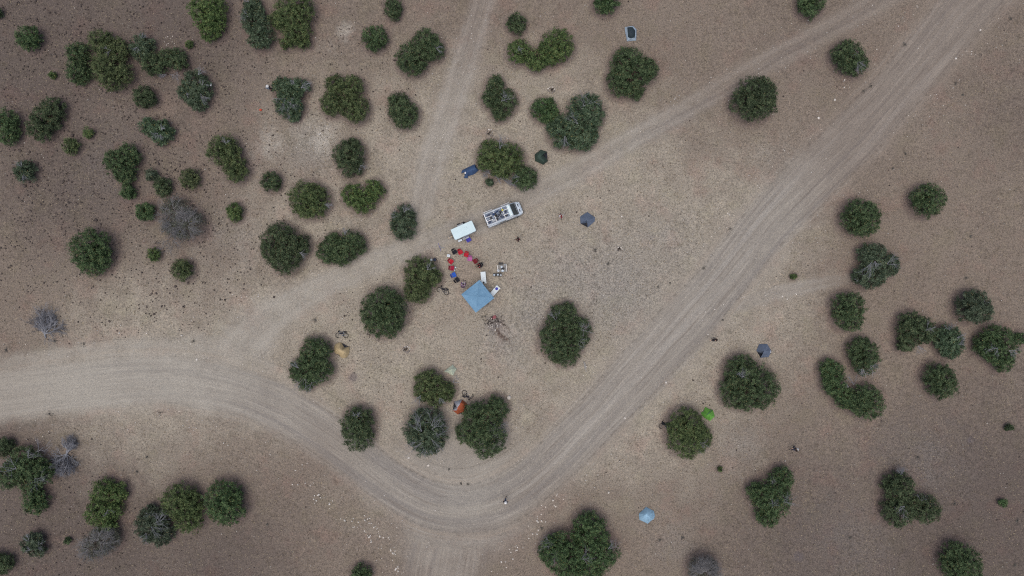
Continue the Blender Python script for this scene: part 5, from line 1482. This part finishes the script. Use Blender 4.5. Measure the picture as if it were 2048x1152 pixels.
# ------------------------------------------------------------------ small things on the ground
def lump(name, px, py, s, mat, label, cat, h=.0, ang=0):
    p = P(px, py, h)
    r = empty(name, p, math.radians(ang), label, cat)
    MB().box((0, 0, s[2] / 2), s, 0, bev=min(s) * .35).build('body', mat, r, True)
    MB().tube([(-s[0] * .25, 0, s[2] * .95), (0, 0, s[2] + .08), (s[0] * .25, 0, s[2] * .95)], .015, 5).build('handle', mat, r)
lump('stuff_sack', 522, 220.3, (.36, .28, .24), cloth('coral_fabric', (0.55, 0.10, 0.06)), 'small coral red bag on the ground below the person in blue grey', 'bag')
lump('plastic_bag', 421, 169.5, (.30, .36, .2), F_WHITE, 'small white bag caught on the right edge of a tree', 'bag', 1.0)
lump('duffel_bag', 545.2, 180.2, (.42, .40, .34), F_BLACK, 'black bag at the feet of the person in the blue grey jacket', 'bag')
lump('stuff_sack', 1325.5, 846.5, (.40, .30, .28), F_BLACK, 'black bag above the bicycle by the lime green tent', 'bag')
a, b = P(1168, 723), P(1172, 743)
r = empty('plank', (a + b) / 2, math.atan2((b - a).y, (b - a).x), 'weathered grey plank lying below the large oval tree', 'plank')
MB().box((0, 0, .05), ((b - a).length, .24, .08), bev=.012).build('board', GREYWD, r)
MB().box((.1, .16, .03), ((b - a).length * .7, .07, .05), .04, bev=.01).build('batten', GREYWD, r)
a, b = P(541.5, 714.7), P(550.5, 716.5)
r = empty('wooden_stake', (a + b) / 2, math.atan2((b - a).y, (b - a).x), 'short yellowish wooden stake lying inside the road fork', 'stake')
MB().tube([(-.32, 0, .05), (.2, .01, .05), (.34, .03, .06)], [.035, .032, .008], 6).build('shaft', WOOD, r); MB().tube([(-.3, .1, .03), (.05, .08, .03)], .02, 5).build('splinter', WOOD, r)
# fallen limb above the van
p = P(985, 350)
r = empty('fallen_limb', p, 0, 'grey fallen limb under the wide tree above the van', 'branch')
rng = np.random.default_rng(5)
for ang, ln in ((-15, 30), (-30, 22), (165, 14)):
    mb = MB(); a = math.radians(ang); fan(mb, Vector((0, 0, .12)), Vector((math.cos(a), math.sin(a), .1)), ln / PPM, .07, rng, 3, .4, .03, 5); mb.build('branch', DEADWOOD, r)

# stone rings and the stone strewn campfire: one thing each, every stone a part
def fire(px, py, rx, ry, npale, ngrey, nchar, label, rs=(.08, .15)):
    p = P(px, py)
    root = empty('stone_fire_ring', p, 0, label, 'fire ring')
    for k in range(npale + ngrey):
        a = 2 * math.pi * k / (npale + ngrey) + random.uniform(-.2, .2)
        q = random.uniform(.75, 1.1)
        rock('pale' if k % (npale + ngrey) < npale else 'grey', rx * q * math.cos(a), ry * q * math.sin(a), random.uniform(*rs), None, None, root, 'stone', 0.0)
    for k in range(nchar):
        a = random.uniform(0, 6.28); q = random.uniform(0, .6)
        x, y = rx * q * math.cos(a), ry * q * math.sin(a); b = random.uniform(0, 6.28); l = random.uniform(.12, .3)
        MB().tube([(x - l * math.cos(b), y - l * math.sin(b), .05), (x, y, .08), (x + l * math.cos(b), y + l * math.sin(b), .05)], [.03, .045, .03], 5).build('charred_log', CHAR, root)
fire(813, 698.5, .46, .42, 6, 10, 5, 'stone fire ring between the tan tent and the pale green tent')
fire(979, 265.5, .46, .42, 6, 10, 5, 'stone fire ring above the navy tent and its tree')
fire(1103, 180, .50, .40, 7, 6, 5, 'stone fire ring above the V shaped pair of trees')
fire(1238, 498, .42, .26, 7, 4, 5, 'small black and white fire ring on the open ground right of the slate tent')
p = P(989, 647)
root = empty('campfire', p, 0, 'stone strewn campfire with charred branches below the blue canopy', 'campfire')
zc = lambda x, y: ((880 + x / 8.5333 - 989) / PPM, -(560 + y / 8.5333 - 647) / PPM)
for x, y, rr in [(845,655,.09),(880,655,.09),(905,690,.08),(940,680,.08),(930,715,.08),(845,720,.07),(970,745,.15),(870,770,.15),(930,775,.12),(985,780,.14),(828,785,.11),(890,790,.12),(862,812,.10),(945,855,.22),(1030,755,.08),(840,745,.09),(1015,700,.07),(975,815,.09),(900,820,.07),(800,690,.06),(1000,730,.06),(820,650,.06),(1070,800,.06),(915,660,.07)]:
    q = zc(x, y); rock('pale', q[0], q[1], rr, None, None, root, 'stone', 0.0)
for x, y, rr in [(930,800,.20),(905,745,.12),(960,700,.10),(870,700,.10),(1000,800,.10),(900,860,.10),(990,690,.09),(1040,790,.10),(860,840,.08),(1010,850,.09)]:
    q = zc(x, y); rock('grey', q[0], q[1], rr, None, None, root, 'stone', 0.0)
for k in range(26):
    x, y = random.gauss(925, 75), random.gauss(710, 50); q = zc(x, y); b = random.uniform(0, 6.28); l = random.uniform(.12, .26)
    MB().tube([(q[0] - l * math.cos(b), q[1] - l * math.sin(b), .04), (q[0], q[1], .10), (q[0] + l * math.cos(b), q[1] + l * math.sin(b), .05)], [.025, .05, .02], 5).build('charred_log', CHAR, root)
for x, y, b in ((760, 690, 2.6), (1040, 640, .7), (1085, 775, .4), (780, 640, 2.0), (1060, 700, 0.1), (740, 650, 2.3)):
    q = zc(x, y)
    mb = MB(); fan(mb, Vector((q[0], q[1], .08)), Vector((math.cos(b), math.sin(b), .1)), .26, .03, rng, 2, .5, .03); mb.build('charred_branch', CHAR, root)
q = P(988, 634.5)
r = empty('red_tarp', q, .4, 'faded red cloth lying on the upper edge of the campfire', 'cloth')
n = 7; vs_ = [((i / n - .5) * .6, (j / n - .5) * .42, .06 + .05 * math.sin(i * 1.7 + j) * math.cos(j * 1.3)) for i in range(n + 1) for j in range(n + 1)]
o = MB().add(vs_, [(i*(n+1)+j, (i+1)*(n+1)+j, (i+1)*(n+1)+j+1, i*(n+1)+j+1) for i in range(n) for j in range(n)]).build('cloth', cloth('faded_red', (0.24, 0.085, 0.095)), r, True)
o.modifiers.new('t', 'SOLIDIFY').thickness = .01
